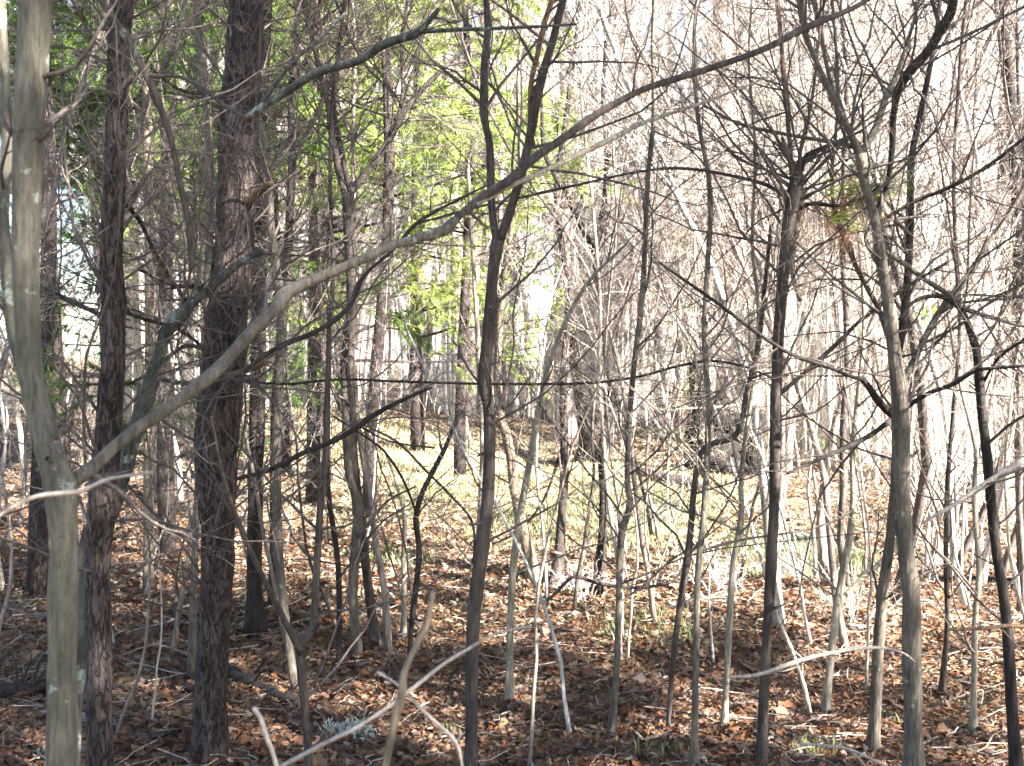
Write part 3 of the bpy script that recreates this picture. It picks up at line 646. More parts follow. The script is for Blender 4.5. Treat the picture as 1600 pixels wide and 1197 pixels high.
traced('slender_tree', 'dark trunk far right behind the curved one, cut by the edge', 'tree', 'dark', 6.5,
       [(1598, 870, 18), (1596, 760, 18), (1594, 640, 19), (1590, 500, 18), (1592, 400, 17), (1585, 250, 16), (1575, 100, 16), (1560, -5, 15)], twigs=(16, 5, 4))

# middle distance
traced('old_snag', 'black leaning snag standing behind the straight brown trunk', 'snag', 'black', None,
       [(922, 724, 34), (916, 670, 25), (907, 610, 24), (900, 560, 23), (896, 515, 21), (892, 478, 10)],
       limbs=[dict(p=[(908, 600, 7), (895, 605, 6), (880, 600, 6)], de=0), dict(p=[(903, 570, 6), (892, 568, 6), (880, 572, 5)], de=0)], twigs=None)
traced('bare_tree', 'chalk white trunk in the sunny background left of the centre tree', 'tree', 'pale', None,
       [(718, 690, 24), (716, 600, 22), (714, 500, 20), (712, 400, 18), (708, 280, 15), (700, 120, 12), (696, -5, 10)], twigs=(20, 6, 5), twmat='twiggrey', tl=(1, 2.2))
traced('bare_tree', 'broad pinkish trunk in the background behind the black snag', 'tree', 'pinkish', None,
       [(892, 690, 42), (890, 600, 38), (886, 500, 34), (884, 400, 30), (890, 250, 28), (885, 100, 24), (882, -5, 22)], twigs=(20, 6, 5), twmat='twiggrey', tl=(1, 2.5))
traced('bare_tree', 'broad pinkish grey trunk in the background left of the shaggy broken tree', 'tree', 'pinkish', None,
       [(1140, 700, 40), (1138, 600, 38), (1140, 480, 36), (1142, 350, 36), (1136, 200, 34), (1130, 80, 30), (1128, -5, 28)], twigs=(22, 6, 5), twmat='twiggrey', tl=(1, 2.5))
traced('bare_tree', 'tall pinkish trunk in the background behind the forks of the right tree', 'tree', 'pinkish', None,
       [(1490, 710, 34), (1486, 600, 32), (1480, 480, 30), (1474, 350, 28), (1470, 200, 26), (1468, 80, 24), (1466, -5, 22)], twigs=(22, 6, 5), twmat='twiggrey', tl=(1, 2.5))
traced('bare_tree', 'tall straight trunk in the background at the top right corner', 'tree', 'brown', 14,
       [(1570, 700, 26), (1572, 600, 26), (1574, 480, 25), (1570, 350, 24), (1572, 200, 24), (1576, 80, 22), (1580, -5, 20)], twigs=(26, 6, 5), twmat='twiggrey', tl=(1, 2.5))

# the old burnt stump
p0 = at(1125, 735, ground_hit(1125, 735)); hz = float(height(p0[0], p0[1]))
e = tag(empty('tree_stump', (p0[0], p0[1], hz)), 'blackened hollow old stump with jagged top in the right middle distance', 'tree stump')
rs = np.random.default_rng(5)
for k_, (ox, w_, h_, ln) in enumerate(((-.22, .17, 1.5, -.05), (.0, .23, .95, .03), (.2, .16, 1.42, .10), (.33, .11, .8, .2))):
    K = 9; t = np.linspace(0, 1, K)
    P = np.stack([ox + ln * t + 0.02 * rs.normal(size=K), 0.05 * rs.normal(size=K), h_ * t - .05], 1)
    g = Geo(); g.tubes(P[None], (w_ * (1.35 - .9 * t ** 1.2) * (1 + .1 * rs.normal(size=K)))[None], 10, cap=True, rough=0.1)
    link('splinter', g.mesh('splinter', M['black']), e)
g = Geo(); a = np.linspace(0, 5.6, 8)
P = np.stack([np.stack([.15 * np.cos(a), .15 * np.sin(a), np.full(8, .25)], 1), np.stack([.3 * np.cos(a), .3 * np.sin(a), np.full(8, .08)], 1), np.stack([.5 * np.cos(a), .5 * np.sin(a), np.full(8, -.05)], 1)], 1)
g.tubes(P, np.tile([.09, .06, .02], (8, 1)), 7); link('root', g.mesh('root', M['black']), e)

# ------------------------------------------------------------------ loose branches and twigs near the camera
def stick(name, label, mat, d0, d1, pts, subs=(), cat='branch', group=None, sides=8, tw=None):
    q = world_line(pts, d0, d1); org = q[0, :3].copy()
    e = tag(empty(name, org), label, cat, group)
    g = Geo(); g.tubes((q[:, :3] - org)[None], q[:, 3][None], sides, cap=True, rough=.05)
    link('stem', g.mesh('stem', M[mat]), e)
    for s in subs:
        w = world_line(s, *(d0 + (d1 - d0) * .5,) * 2)
        g = Geo(); g.tubes((w[:, :3] - org)[None], w[:, 3][None], 6, cap=True, rough=.05)
        link('side_twig', g.mesh('side_twig', M[mat]), e)
    if tw:
        g = Geo(); rr = np.random.default_rng(int(abs(pts[0][0])) + 5)
        a, ar = shoots((q[:, :3] - org)[None], np.minimum(q[:, 3], .006)[None], tw, t0=.1, length=(.2, .5), lenby='abs', K=7, wig=.2, rng=rr, up=0)
        g.tubes(a, ar, 4); b_, br = shoots(a, ar, 3, K=4, rng=rr, up=0); g.tubes(b_, np.maximum(br, .0006), 3)
        link('crown', g.mesh('crown', M['twigdark']), e)
    return e
stick('bare_twig', 'reddish blurred twig rising steeply in the near foreground below the centre tree', 'tan', 1.0, 1.0, [(590, 1260, 13), (604, 1190, 12), (618, 1120, 12), (628, 1085, 15), (632, 1050, 10), (655, 1000, 9), (668, 975, 8), (676, 925, 8)], cat='twig')
stick('bare_twig', 'pale bowed twig crossing the reddish one low in the near foreground', 'dead', 1.35, 1.5, [(400, 1215, 8), (440, 1197, 7), (510, 1160, 7), (560, 1135, 6), (620, 1095, 7), (690, 1040, 6), (735, 1012, 5), (775, 990, 3), (830, 978, 3)], cat='twig')
stick('bare_twig', 'forked pinkish twig with knobby tips just left of the centre trunk foot', 'dead', 1.5, 1.4, [(590, 1050, 5), (625, 1073, 4), (660, 1110, 6), (690, 1137, 6), (712, 1160, 6), (722, 1197, 5), (724, 1260, 5)], subs=([(710, 1158, 4), (706, 1143, 4), (712, 1137, 3)], [(714, 1160, 4), (719, 1148, 4), (718, 1140, 3)]), cat='twig')
stick('bare_twig', 'blurred pale twig lying across the pale forked trunk on the left', 'dead', 1.15, 1.2, [(-20, 820, 5), (20, 792, 6), (60, 775, 7), (108, 770, 8), (130, 766, 7), (165, 750, 6), (200, 743, 5), (240, 738, 7)], cat='twig')
stick('bare_twig', 'short pale twig slanting up at the bottom left of the lichen clump', 'dead', 1.3, 1.35, [(445, 1260, 7), (430, 1190, 7), (416, 1150, 8), (408, 1125, 7), (397, 1107, 8)], cat='twig')
stick('fallen_branch', 'pale arched dead branch hanging low in front of the two right trunks', 'dead', 2.9, 3.0, [(1140, 1058, 4), (1185, 1054, 6), (1250, 1032, 7), (1310, 1018, 6), (1370, 1012, 5), (1410, 1020, 4), (1430, 1035, 3)], subs=([(1200, 1050, 3), (1235, 1046, 3), (1265, 1028, 2)], [(1255, 1030, 3), (1235, 1012, 2)]))
stick('fallen_branch', 'whitish bowed stick lying at the bottom below the pale barked right tree', 'dead', 3.0, 2.8, [(1250, 1163, 5), (1290, 1165, 5), (1330, 1172, 5), (1380, 1195, 4), (1420, 1215, 4)], subs=([(1330, 1172, 3), (1350, 1195, 3), (1370, 1230, 2)],))
stick('fallen_branch', 'reddish brown stick jutting in from the right edge with a flaked grey patch', 'rust', 2.8, 2.8, [(1480, 984, 5), (1540, 982, 6), (1570, 978, 7), (1610, 980, 7), (1660, 985, 7)], tw=6)
stick('broken_branch', 'dark broken branch slanting up in front of the V forked tree', 'dark', 3.3, 3.1, [(370, 748, 6), (420, 735, 7), (480, 705, 8), (530, 685, 8), (590, 645, 8), (640, 620, 6), (674, 606, 4)], subs=([(560, 665, 4), (610, 690, 3), (680, 700, 3)],), tw=6)
stick('broken_branch', 'thick broken bough with a lopped tip high left of the centre tree', 'mossy', 2.9, 2.6, [(385, 185, 12), (420, 160, 12), (455, 138, 13), (500, 112, 13), (560, 95, 13), (600, 70, 13), (650, 52, 14), (665, 38, 10), (686, 14, 7)], subs=([(650, 50, 8), (700, 47, 7), (760, 45, 6), (830, 42, 5), (900, 38, 4)], [(410, 160, 7), (460, 95, 6), (500, 60, 6), (540, 20, 5)]), tw=8, sides=12)
stick('long_branch', 'long thin level branch passing behind the bend of the centre tree', 'dark', 3.7, 4.0, [(380, 596, 4), (450, 600, 4), (530, 593, 4), (620, 596, 4), (690, 598, 4), (760, 600, 4), (850, 600, 4), (930, 598, 4), (1000, 588, 4), (1060, 572, 4), (1110, 564, 4), (1160, 572, 4), (1210, 592, 3)], tw=10)
stick('long_branch', 'dark branch climbing right above the lichened long branch left of the centre fork', 'dark', 3.0, 3.2, [(380, 580, 7), (430, 545, 8), (500, 515, 8), (545, 480, 8), (570, 430, 6), (615, 390, 5), (650, 350, 6), (700, 320, 4), (760, 290, 3)], tw=10)
stick('long_branch', 'thin arched branch dipping to the right over the sunny ground', 'brown', 4.4, 4.6, [(560, 660, 3), (620, 690, 4), (660, 730, 4), (700, 770, 4), (735, 810, 4), (742, 850, 4), (738, 880, 3)], tw=5)
stick('long_branch', 'dark twig crossing low in front of the brown trunk and the sinuous sapling', 'brown', 3.9, 4.0, [(840, 945, 3), (865, 930, 5), (895, 902, 6), (930, 910, 6), (975, 918, 5), (1020, 916, 5), (1055, 905, 4), (1080, 860, 3)], tw=3)
stick('fallen_branch', 'whitish hanging branch crossing in front of the old stump', 'dead', 6.5, 7.0, [(1040, 642, 4), (1080, 638, 4), (1120, 636, 4), (1160, 632, 5)], tw=4)

# logs on the ground
def log(label, a, b, w, mat='dark', name='fallen_log'):
    A = np.array(a, float); Bv = np.array(b, float)
    p = at(A[0], A[1], ground_hit(*A)); q = at(Bv[0], Bv[1], ground_hit(*Bv)); K = 10
    t = np.linspace(0, 1, K)[:, None]; rr = np.random.default_rng(int(abs(A[0])) + 3)
    P = p + (q - p) * t + rr.normal(0, .012, (K, 3)); P[:, 2] = height(P[:, 0], P[:, 1]) + w * .7
    e = tag(empty(name, P[0]), label, 'log'); P = P - P[0]
    g = Geo(); g.tubes(P[None], np.linspace(w, w * .7, K)[None], 14, cap=True, rough=.05); link('stem', g.mesh('stem', M[mat]), e)
    s, sr = shoots(P[None], np.full((1, K), w * .5), 5, length=(.1, .3), lenby='abs', K=4, rng=rr); g = Geo(); g.tubes(s, sr, 6); link('crown', g.mesh('crown', M[mat]), e)
log('dark rotting log lying right of the stout pine foot', (352, 1052), (462, 1108), .032, 'dark')
log('dark log lying behind the pale forked trunk at the bottom left', (-40, 1098), (78, 1085), .04, 'dark')
log('dark log lying on the sunny ground behind the leaning tan trunk', (795, 696), (875, 735), .09, 'dark')
log('brownish log lying across the low mound right of centre', (985, 745), (1100, 772), .07, 'brown')
log('mossy log in the hollow between the shaggy tree and the right trunks', (1240, 845), (1345, 880), .05, 'mossy')
log('dark log lying in shade near the right edge', (1440, 905), (1600, 925), .05, 'dark')
log('long dark low band lying far off at the left', (-20, 592), (300, 588), .25, 'dark')  # dark horizontal band far off, built in the shape of a log

# lichen clump on its dead stub
p = at(545, 1150, ground_hit(545, 1150))
e = tag(empty('lichen_clump', p, 0, 1.7), 'frilly pale green white lichen clump low left of the centre trunk', 'lichen')
rr = np.random.default_rng(9)
n = 260; dirs = norm(rr.normal(size=(n, 3))); dirs[:, 2] = np.abs(dirs[:, 2]) * .7
P = np.stack([dirs * .012 * np.array((1.6, 1, 1)), dirs * .028 * np.array((1.6, 1, .8)) + rr.normal(0, .004, (n, 3)), dirs * .040 * np.array((1.5, 1, .8)) + rr.normal(0, .008, (n, 3))], 1)
g = Geo(); g.tubes(P, np.tile([.0012, .0014, .0018], (n, 1)), 5)
s, sr = shoots(P, np.full((n, 3), .0024), 6, t0=.3, length=(.25, .6), K=3, rng=rr, wig=.4, tip=.9); g.tubes(s, sr, 4)
link('frill', g.mesh('frill', M['lichen'], False), e)

# pine sprig caught on the shaggy broken tree
def needles(geo, base, dirv, n, length, rng, width=.0012, spread=.5, droop=0.0):
    """tufts of needles: base (B,3), dirv (B,3)"""
    B = len(base)
    d = norm(np.repeat(dirv, n, 0) + spread * rng.normal(size=(B * n, 3)) + np.array((0, 0, -droop)))
    b = np.repeat(base, n, 0); L = length * rng.uniform(.6, 1.1, B * n)
    s = norm(np.cross(d, rng.normal(size=(B * n, 3)))) * width
    tip = b + d * L[:, None]
    i = (np.arange(B * n) * 3)[:, None]
    geo.add(np.stack([b - s, b + s, tip], 1), i + np.array([[0, 1, 2]]))
q = world_line([(1240, 330, 6), (1270, 318, 7), (1310, 322, 6), (1345, 310, 5), (1375, 290, 4)], 3.4, 3.3); org = q[0, :3]
e = tag(empty('pine_sprig', org), 'drooping pine sprig with green and brown needles caught on the shaggy tree top', 'pine sprig')
g = Geo(); P = (q[:, :3] - org)[None]; g.tubes(P, q[:, 3][None], 6); s, sr = shoots(P, q[:, 3][None], 8, t0=.2, length=(.08, .18), lenby='abs', K=5, rng=rr); g.tubes(s, sr, 4)
link('stem', g.mesh('stem', M['dark']), e)
g = Geo(); bb = np.concatenate([s[:, 2:].reshape(-1, 3), P[0, 9:]]); needles(g, bb, np.tile((.9, 0, .18), (len(bb), 1)), 13, .17, rr, spread=.22)
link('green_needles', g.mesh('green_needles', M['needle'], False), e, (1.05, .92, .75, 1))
g = Geo(); bb = np.concatenate([s.reshape(-1, 3), P[0]]); needles(g, bb, np.tile((.3, 0, -1.0), (len(bb), 1)), 5, .2, rr, spread=.3)
link('dead_needles', g.mesh('dead_needles', M['deadneedle'], False), e)
# a few fresh leaves
p = at(1440, 480, 4.0); e = tag(empty('leafy_twig', p), 'small cluster of fresh yellow green leaves beside the right tree forks', 'leaves')
g = Geo()
for k_ in range(9):
    c = rr.normal(0, .022, 3) * np.array((1, 1, 1.4)); d = norm(np.array((.3, 0, -1)) + .5 * rr.normal(size=3)); s_ = norm(np.cross(d, rr.normal(size=3))) * .012; L = .06
    g.add([c, c + d * L * .5 + s_, c + d * L, c + d * L * .5 - s_], np.array([[0, 1, 2, 3]]))
link('leaf', g.mesh('leaf', M['greenleaf'], False), e)
g = Geo(); q = world_line([(1415, 500, 3), (1430, 478, 3), (1445, 468, 2)], 4.0); g.tubes((q[:, :3] - p)[None], q[:, 3][None], 5); link('stem', g.mesh('stem', M['twiggrey']), e)

# ------------------------------------------------------------------ prototypes of the woods behind
def proto_sapling(seed, H, r0, crook=.09, lean=.12, nb=16, fine=(8, 5)):
    rng = np.random.default_rng(seed); K = 18
    d = norm(np.array((rng.normal() * lean, rng.normal() * lean, 1.0))); p = np.zeros(3); pts = [p - d * .08]
    for _ in range(K - 1):
        d = norm(d + crook * rng.normal(size=3) + np.array((0, 0, .05))); p = p + d * H / (K - 1); pts.append(p)
    P = np.array(pts)[None]; Rr = (r0 * np.linspace(1, .22, K))[None].copy(); Rr[0, 0] *= 1.3
    t = Geo(); t.tubes(P, Rr, 8, cap=True, rough=.04)
    c = Geo()
    a, ar = shoots(P, Rr, nb, t0=.34, ang=(25, 80), length=(.14, .36), K=9, up=.10, wig=.13, rf=.5, rng=rng, taper=.5)
    c.tubes(a, ar, 5)
    b, br = shoots(a, ar, fine[0], t0=.15, length=(.25, .6), K=6, up=.05, wig=.18, rf=.6, rng=rng); c.tubes(b, np.maximum(br, .0012), 3)
    e, er = shoots(b, br, fine[1], t0=.15, length=(.3, .6), K=4, up=.03, wig=.2, rf=.7, rng=rng); c.tubes(e, np.maximum(er, .001), 3)
    return t.mesh('trunk', M['forest']), c.mesh('crown', M['twig'])

def proto_tree(seed, H, r0, nb=28, t0=.24, fork=False):
    rng = np.random.default_rng(seed); K = 18
    d = norm(np.array((rng.normal() * .03, rng.normal() * .03, 1.0))); p = np.zeros(3); pts = [p - d * .15]
    for _ in range(K - 1):
        d = norm(d + .03 * rng.normal(size=3) + np.array((0, 0, .04))); p = p + d * H / (K - 1); pts.append(p)
    P = np.array(pts)[None]; Rr = (r0 * np.linspace(1, .2, K))[None].copy(); Rr[0, 0] *= 1.4
    t = Geo(); t.tubes(P, Rr, 10, cap=True, rough=.03)
    c = Geo()
    a, ar = shoots(P, Rr, nb, t0=t0, ang=(30, 95), length=(.12, .30), K=9, up=.12, wig=.13, rf=.4, rng=rng, taper=.45); c.tubes(a, ar, 5)
    b, br = shoots(a, ar, 8, t0=.12, length=(.25, .55), K=6, up=.06, wig=.18, rf=.55, rng=rng); c.tubes(b, np.maximum(br, .003), 3)
    e, er = shoots(b, br, 7, t0=.15, length=(.3, .6), K=4, up=.03, wig=.2, rf=.7, rng=rng); c.tubes(e, np.maximum(er, .0025), 3)
    return t.mesh('trunk', M['forest']), c.mesh('crown', M['twig'])

def proto_shrub(seed, H):
    rng = np.random.default_rng(seed); n = 9; K = 8
    d = norm(np.stack([rng.normal(0, .45, n), rng.normal(0, .45, n), np.ones(n)], 1)); p = d * 0 + rng.normal(0, .05, (n, 3)) * np.array((1, 1, 0)); pts = [p - d * .05]
    L = H * rng.uniform(.6, 1.1, n)
    for _ in range(K - 1):
        d = norm(d + .13 * rng.normal(size=(n, 3))); p = p + d * (L / (K - 1))[:, None]; pts.append(p)
    P = np.stack(pts, 1); Rr = np.tile(np.linspace(.009, .002, K), (n, 1))
    t = Geo(); t.tubes(P, Rr, 5); c = Geo()
    b, br = shoots(P, Rr, 9, t0=.2, length=(.2, .55), K=6, up=.05, wig=.2, rf=.6, rng=rng); c.tubes(b, np.maximum(br, .001), 3)
    e, er = shoots(b, br, 5, t0=.15, length=(.3, .6), K=4, up=.02, wig=.25, rng=rng); c.tubes(e, np.maximum(er, .0009), 3)
    return t.mesh('stem', M['forest']), c.mesh('crown', M['twig'])

def proto_pine(seed, H, r0, t0=.12, nb=42, nl=.13, wd=.0042, blen=(.16, .28), dens=30):
    rng = np.random.default_rng(seed); K = 14
    P = np.stack([.1 * np.sin(np.linspace(0, 3, K) + seed), .1 * np.cos(np.linspace(0, 2, K) * seed), np.linspace(-.1, H, K)], 1)[None]
    Rr = (r0 * np.linspace(1, .15, K))[None]; t = Geo(); t.tubes(P, Rr, 12, cap=True, rough=.04)
    br_ = t
    a, ar = shoots(P, Rr, nb, t0=t0, t1=.98, ang=(65, 95), length=blen, K=8, up=-.015, wig=.08, rf=.3, rng=rng, taper=.6); br_.tubes(a, ar, 4)
    b, b2 = shoots(a, ar, 8, t0=.25, length=(.2, .4), ang=(30, 60), K=5, up=0, wig=.12, rf=.6, rng=rng); br_.tubes(b, np.maximum(b2, .003), 3)
    g = Geo(); base = b[:, 1:].reshape(-1, 3); dv = norm((b[:, 1:] - b[:, :-1]).reshape(-1, 3))
    needles(g, base, dv, dens, nl, rng, width=wd, spread=.55, droop=.25)
    base = a[:, 5:].reshape(-1, 3); dv = norm((a[:, 5:] - a[:, 4:-1]).reshape(-1, 3)); needles(g, base, dv, dens, nl, rng, width=wd, spread=.6, droop=.2)
    return t.mesh('trunk', M['pine']), g.mesh('crown', M['needle'], False)

SAP = [proto_sapling(100 + i, h, r, nb=nb) for i, (h, r, nb) in enumerate(((4.5, .016, 15), (5.5, .022, 18), (3.6, .012, 13), (6.5, .028, 20), (5.0, .018, 16), (4.2, .014, 18), (6.0, .024, 16), (3.0, .010, 12)))]
TREE = [proto_tree(200 + i, h, r) for i, (h, r) in enumerate(((12, .10), (14, .14), (10, .07), (15, .17), (11, .085), (13, .12), (9, .055)))]
SHR = [proto_shrub(300 + i, h) for i, h in enumerate((1.4, 1.9, 1.1, 2.4))]
WEED = [proto_shrub(400 + i, h) for i, h in enumerate((.45, .7, .35))]
PINE = [proto_pine(1, 11, .10, nb=84), proto_pine(2, 13, .13, nb=76), proto_pine(3, 8, .07, t0=.1, nb=60), proto_pine(4, 8.5, .07, t0=.30, nb=66), proto_pine(5, 15, .15, t0=.2, nb=110, blen=(.11, .19))]

TONES = [('chalky', (1.22, 1.19, 1.13)), ('pinkish', (1.12, 1.02, .98)), ('grey', (.85, .84, .82)), ('tan', (1.0, .9, .74)), ('brown', (.5, .42, .37)), ('dark', (.22, .19, .175))]
LAND = [(40, 'the pale forked trunk'), (175, 'the slim dark pine'), (345, 'the stout pine'), (440, 'the smooth grey sapling'), (550, 'the V forked tree'), (640, 'the chalky thin stem'), (716, 'the chalk white trunk'), (765, 'the centre tree'),
        (835, 'the leaning tan trunk'), (885, 'the straight brown trunk'), (935, 'the black V sapling'), (1000, 'the sinuous sapling'), (1100, 'the old stump'), (1165, 'the crooked waisted sapling'), (1215, 'the shaggy broken tree'), (1320, 'the pale slanting sapling'), (1405, 'the pale barked tree'), (1490, 'the tall pinkish trunk'), (1545, 'the curved dark trunk')]
USED = {}
def say(kind, x, y, tone, form):
    px = CX + FPX * x / y
    k = min(LAND, key=lambda l: abs(l[0] - px))
    side = 'left of' if px < k[0] - 14 else 'right of' if px > k[0] + 14 else 'straight behind'
    near = 'close' if y < 8 else 'just beyond' if y < 13 else 'well beyond' if y < 22 else 'far beyond' if y < 34 else 'deep in the woods beyond'
    if near[0] == 'd': near = 'deepest'
    if side == 'straight behind' and near in ('close', 'just beyond'): ph = 'close behind'
    elif side == 'straight behind': ph = {'well beyond': 'well behind', 'far beyond': 'far behind', 'deepest': 'deep in the woods behind'}[near]
    else: ph = {'close': 'close ' + side, 'just beyond': 'a little back and ' + side, 'well beyond': 'well back and ' + side, 'far beyond': 'far behind and ' + side, 'deepest': 'deepest back and ' + side}[near]
    return f'{form} {tone} {kind} {ph} {k[1]}'

def plant(name, cat, kind, group, protos, spots, rng, forms, tones, scales=(.8, 1.25), parts=('trunk', 'crown'), tilt=.05):
    for x, y in spots:
        i = int(rng.integers(len(protos))); s = rng.uniform(*scales); tn, c = TONES[int(rng.choice(len(TONES), p=tones))]
        f = forms[0] if s < scales[0] + (scales[1] - scales[0]) * .33 else forms[1] if s < scales[0] + (scales[1] - scales[0]) * .66 else forms[2]
        v = rng.uniform(.9, 1.1); col = (c[0] * v, c[1] * v, c[2] * v, 1)
        e = empty(name, (x, y, float(height(x, y))), rng.uniform(0, 6.28), s, (rng.normal() * tilt, rng.normal() * tilt))
        tag(e, say(kind, x, y, tn, f), cat, group); USED.setdefault(e['label'], []).append((y, e))
        for pn, me in zip(parts, protos[i]):
            link(pn, me, e, col)

def spots(n, y0, y1, rng, half=.50, pad=.3, pw=1.0, avoid=None):
    out = []
    while len(out) < n:
        y = y0 + (y1 - y0) * rng.uniform() ** pw; x = rng.uniform(-1, 1) * (y * half + pad)
        if avoid and avoid(x, y): continue
        out.append((x, y))
    return out
rp = np.random.default_rng(21)
green = lambda x, y: 80 < CX + FPX * x / y < 740 and 5 < y < 14 and rp.uniform() < .9
right = lambda x, y: CX + FPX * x / y > 1400 and y > 17 and rp.uniform() < .9
gap = lambda x, y: green(x, y) or right(x, y) or (CX + FPX * x / y < 180 and y > 11 and rp.uniform() < .95)          # open ground at the far left
clear = lambda x, y: (5 < y < 18 and 440 < CX + FPX * x / y < 1010 and rp.uniform() < .94) or (y < 12.5 and 1050 < CX + FPX * x / y < 1190 and rp.uniform() < .97) or (y < 13.5 and 860 < CX + FPX * x / y < 965) or (y < 13 and 1040 < CX + FPX * x / y < 1200) or gap(x, y)
clearb = lambda x, y: (5 < y < 19 and 380 < CX + FPX * x / y < 1330) or gap(x, y)
plant('sapling', 'sapling', 'sapling', 'young saplings crowding the understorey', SAP, spots(44, 4.8, 9, rp, avoid=clear), rp, ('short', 'slim', 'tall'), [.04, .06, .25, .15, .3, .2])
plant('sapling', 'sapling', 'sapling', 'young saplings crowding the understorey', SAP, spots(175, 9, 26, rp, avoid=clear), rp, ('short', 'slim', 'tall'), [.25, .25, .2, .15, .1, .05], scales=(.9, 1.6))
plant('sapling', 'sapling', 'whip thin sapling', 'young saplings crowding the understorey', [SAP[7], SAP[2], SAP[5]], spots(34, 3.6, 6.6, rp) + spots(34, 4.2, 8.5, rp, avoid=lambda x, y: x < .25 or 850 < CX + FPX * x / y < 975 or 1050 < CX + FPX * x / y < 1190), rp, ('low', 'slim', 'taller'), [0, .02, .18, .2, .38, .22], scales=(.45, .8), tilt=.1)
plant('dry_weed', 'weed', 'dry weed', 'dry branching weeds on the forest floor', WEED, spots(9, 3.8, 9, rp, avoid=lambda x, y: x < .3), rp, ('tiny', 'wispy', 'spindly'), [.1, .15, .25, .35, .15, 0], scales=(.4, .85), parts=('stem', 'crown'))
plant('bare_tree', 'tree', 'bare tree', 'leafless trees of the woods behind', TREE, spots(60, 12, 22, rp, avoid=lambda x, y: (y < 18 and 440 < CX + FPX * x / y < 1210) or gap(x, y)), rp, ('young', 'upright', 'stout'), [.3, .3, .15, .1, .1, .05], scales=(.7, 1.2), tilt=.03)
plant('bare_tree', 'tree', 'bare tree', 'leafless trees of the woods behind', TREE, spots(205, 18, 60, rp, avoid=gap, pw=1.0), rp, ('young', 'upright', 'stout'), [.35, .35, .15, .1, .05, 0], scales=(.8, 1.5), tilt=.03)
plant('shrub', 'shrub', 'twiggy shrub', 'leafless shrubs under the trees', SHR, spots(95, 8, 36, rp, avoid=clearb), rp, ('low', 'bushy', 'tall'), [.2, .2, .2, .2, .15, .05], scales=(.6, 1.2), parts=('stem', 'crown'))

for lb, q in USED.items():
    if len(q) > 1:
        q.sort(key=lambda t: t[0])
        for j, (_, e) in enumerate(q):
            e['label'] = lb + (', nearer one' if j == 0 and len(q) == 2 else ', farther one' if len(q) == 2 else (', nearest', ', second nearest', ', farthest', ', last of all')[min(j, 3)])

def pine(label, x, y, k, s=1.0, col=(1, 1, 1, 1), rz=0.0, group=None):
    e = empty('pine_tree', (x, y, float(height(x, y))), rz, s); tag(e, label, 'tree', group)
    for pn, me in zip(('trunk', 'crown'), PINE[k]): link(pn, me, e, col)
def pxx(px, y): return (px - CX) / FPX * y
pine('shade tinted green pine with drooping boughs behind the slim dark pine trunk', pxx(105, 8), 8, 3, 1.0, (.5, .6, .45, 1))  # left pines: same needles, crown tint darkened to imitate shade
pine('shade tinted green pine filling the gap between the slim pine and the stout pine', pxx(270, 7), 7, 2, .9, (.5, .6, .45, 1), 1.0)
pine('shade tinted near black pine boughs low behind the pale forked trunk', pxx(50, 6), 6, 3, .85, (.5, .6, .45, 1), 3.0)
pine('shade tinted black green pine crown high behind the slim dark pine', pxx(150, 10), 10, 3, 1.25, (.42, .52, .36, 1), 4.4)  # low crown tint stands in for the shadow at upper left
pine('shade tinted green pine crown high behind the stout pine', pxx(330, 10.5), 10.5, 3, 1.3, (.45, .55, .38, 1), 5.4)
pine('shade tinted green pine crown at the far left edge', pxx(-10, 11), 11, 3, 1.25, (.45, .55, .38, 1), 6.1)
pine('shade tinted green pine between the slim pine and the pale forked trunk', pxx(225, 9.5), 9.5, 3, 1.1, (.55, .65, .5, 1), 3.6)
pine('sun tinted yellow green pine behind the V forked tree', pxx(520, 10.5), 10.5, 0, 1.0, (1.45, 1.25, 1.35, 1), 2.0)  # lit pines: sunlight is put into the brightened crown tint
pine('sun tinted yellow green pine left of the centre tree fork', pxx(665, 13), 13, 0, 1.0, (1.55, 1.35, 1.45, 1), 3.0)
pine('sun tinted pine seen through the branches between the stout pine and the V forked tree', pxx(425, 11), 11, 3, 1.1, (1.15, 1.05, 1.1, 1), 4.0)
pine('shade tinted green young pine far back between the slim pine and the stout pine', pxx(250, 14), 14, 0, 1.0, (.55, .62, .45, 1), 5.0)  # crown tint darkened in place of real shade
pine('sun tinted green pine close left of the centre tree', pxx(735, 11), 11, 3, 1.0, (1.45, 1.25, 1.35, 1), .7)
pine('sun tinted yellow green pine whose boughs hang above the V fork', pxx(590, 9), 9, 3, 1.0, (1.5, 1.3, 1.4, 1), 1.9)
pine('sun tinted green pine boughs hanging just left of the V forked tree', pxx(475, 9.5), 9.5, 3, 1.1, (1.3, 1.15, 1.15, 1), 3.3)
pine('pale green pine low in the background right of the black V forked sapling', pxx(1060, 24), 24, 2, .7, (1.5, 1.45, 1.2, 1), .5)  # paler crown tint for the pines far back
pine('pale green pine in the background behind the shaggy broken tree', pxx(1290, 26), 26, 2, .9, (1.5, 1.45, 1.2, 1), 1.5)

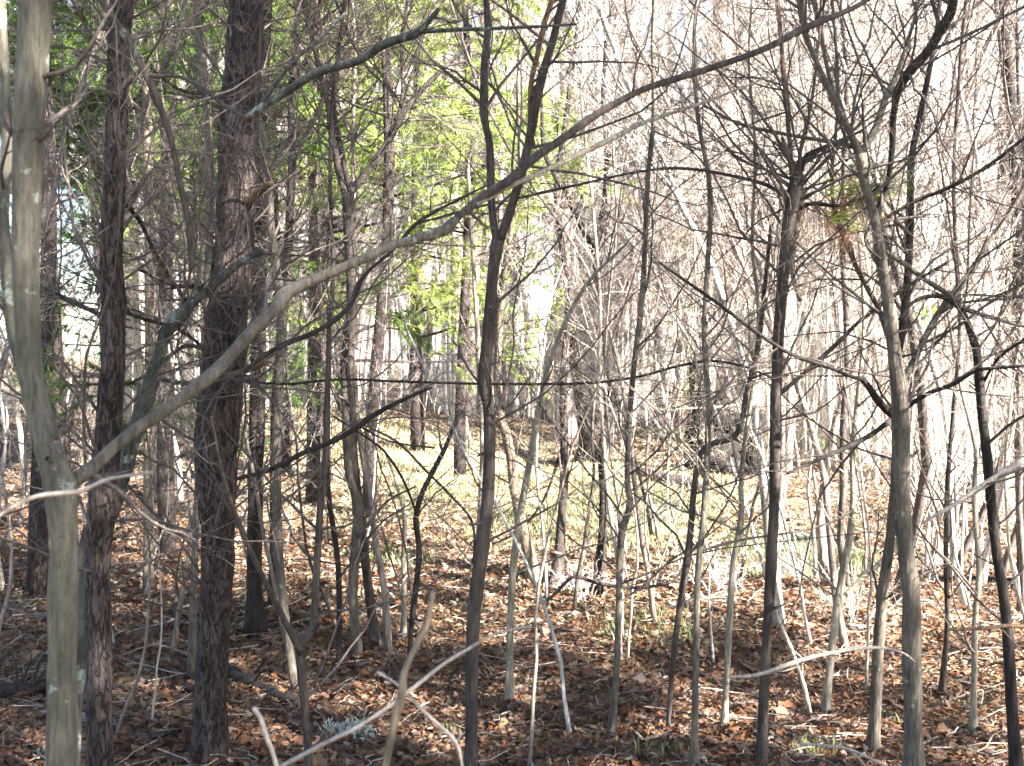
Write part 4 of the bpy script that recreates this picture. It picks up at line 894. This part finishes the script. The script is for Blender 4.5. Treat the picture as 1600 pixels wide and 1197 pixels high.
# far woods: past counting, one mass of trunks and twigs
g = Geo(); rf_ = np.random.default_rng(77)
n = 800; y = rf_.uniform(60, 110, n); x = rf_.uniform(-1, 1, n) * y * .62
k = ~((CX + FPX * x / y < 170) | ((CX + FPX * x / y > 1400) & (rf_.uniform(0, 1, n) < .92)) | (rf_.uniform(0, 1, n) < .45)); x, y = x[k], y[k]; n = len(x)
H = rf_.uniform(12, 19, n); K = 7; t = np.linspace(0, 1, K)
P = np.stack([x[:, None] + np.cumsum(rf_.normal(0, .12, (n, K)), 1), y[:, None] + np.cumsum(rf_.normal(0, .12, (n, K)), 1), height(x, y)[:, None] + H[:, None] * t], -1)
Rr = rf_.uniform(.05, .16, n)[:, None] * np.linspace(1, .25, K); g.tubes(P, Rr, 4)
a, ar = shoots(P, Rr, 16, t0=.15, length=(.12, .3), K=5, up=.1, wig=.15, rf=.35, rng=rf_); g.tubes(a, ar, 3)
b, br = shoots(a, ar, 6, t0=.1, length=(.3, .6), K=3, up=.05, wig=.2, rf=.6, rng=rf_); g.tubes(b, np.maximum(br, .008), 3)
o = link('far_woods', g.mesh('far_woods', M['forest']), None, (1.0, .92, .88, 1)); tag(o, 'distant mass of pinkish leafless woods closing the view', 'woods', kind='stuff')

# the woods behind the photographer, whose crowns shade the foreground
for i, (x, y, k, sc, rz) in enumerate(((6.4, -2.0, 4, .9, 0.3), (8.4, -2.6, 4, 1.0, 1.1), (4.6, -3.0, 4, .8, 2.0), (10.4, -4.8, 4, 1.0, 2.9), (6.8, -4.8, 4, .95, 4.0), (3.2, -4.4, 0, .95, 5.0), (12.2, -4.8, 0, .9, 5.5), (5.0, -6.8, 1, .95, .9), (9.3, -1.5, 0, .85, 2.2), (5.2, -.9, 3, 1.25, 2.7), (3.9, -1.5, 3, 1.1, .2))):
    pine('pine to the right of and behind the photographer, ' + ('third in the front row', 'fifth in the front row', 'second in the front row', 'third in the back row', 'second in the back row', 'first in the front row', 'outermost of all', 'first in the back row', 'the one nearest the open view', 'bushy topped one close by', 'bushy topped one closest of all')[i], x, y, k, sc, (1, 1, 1, 1), rz)
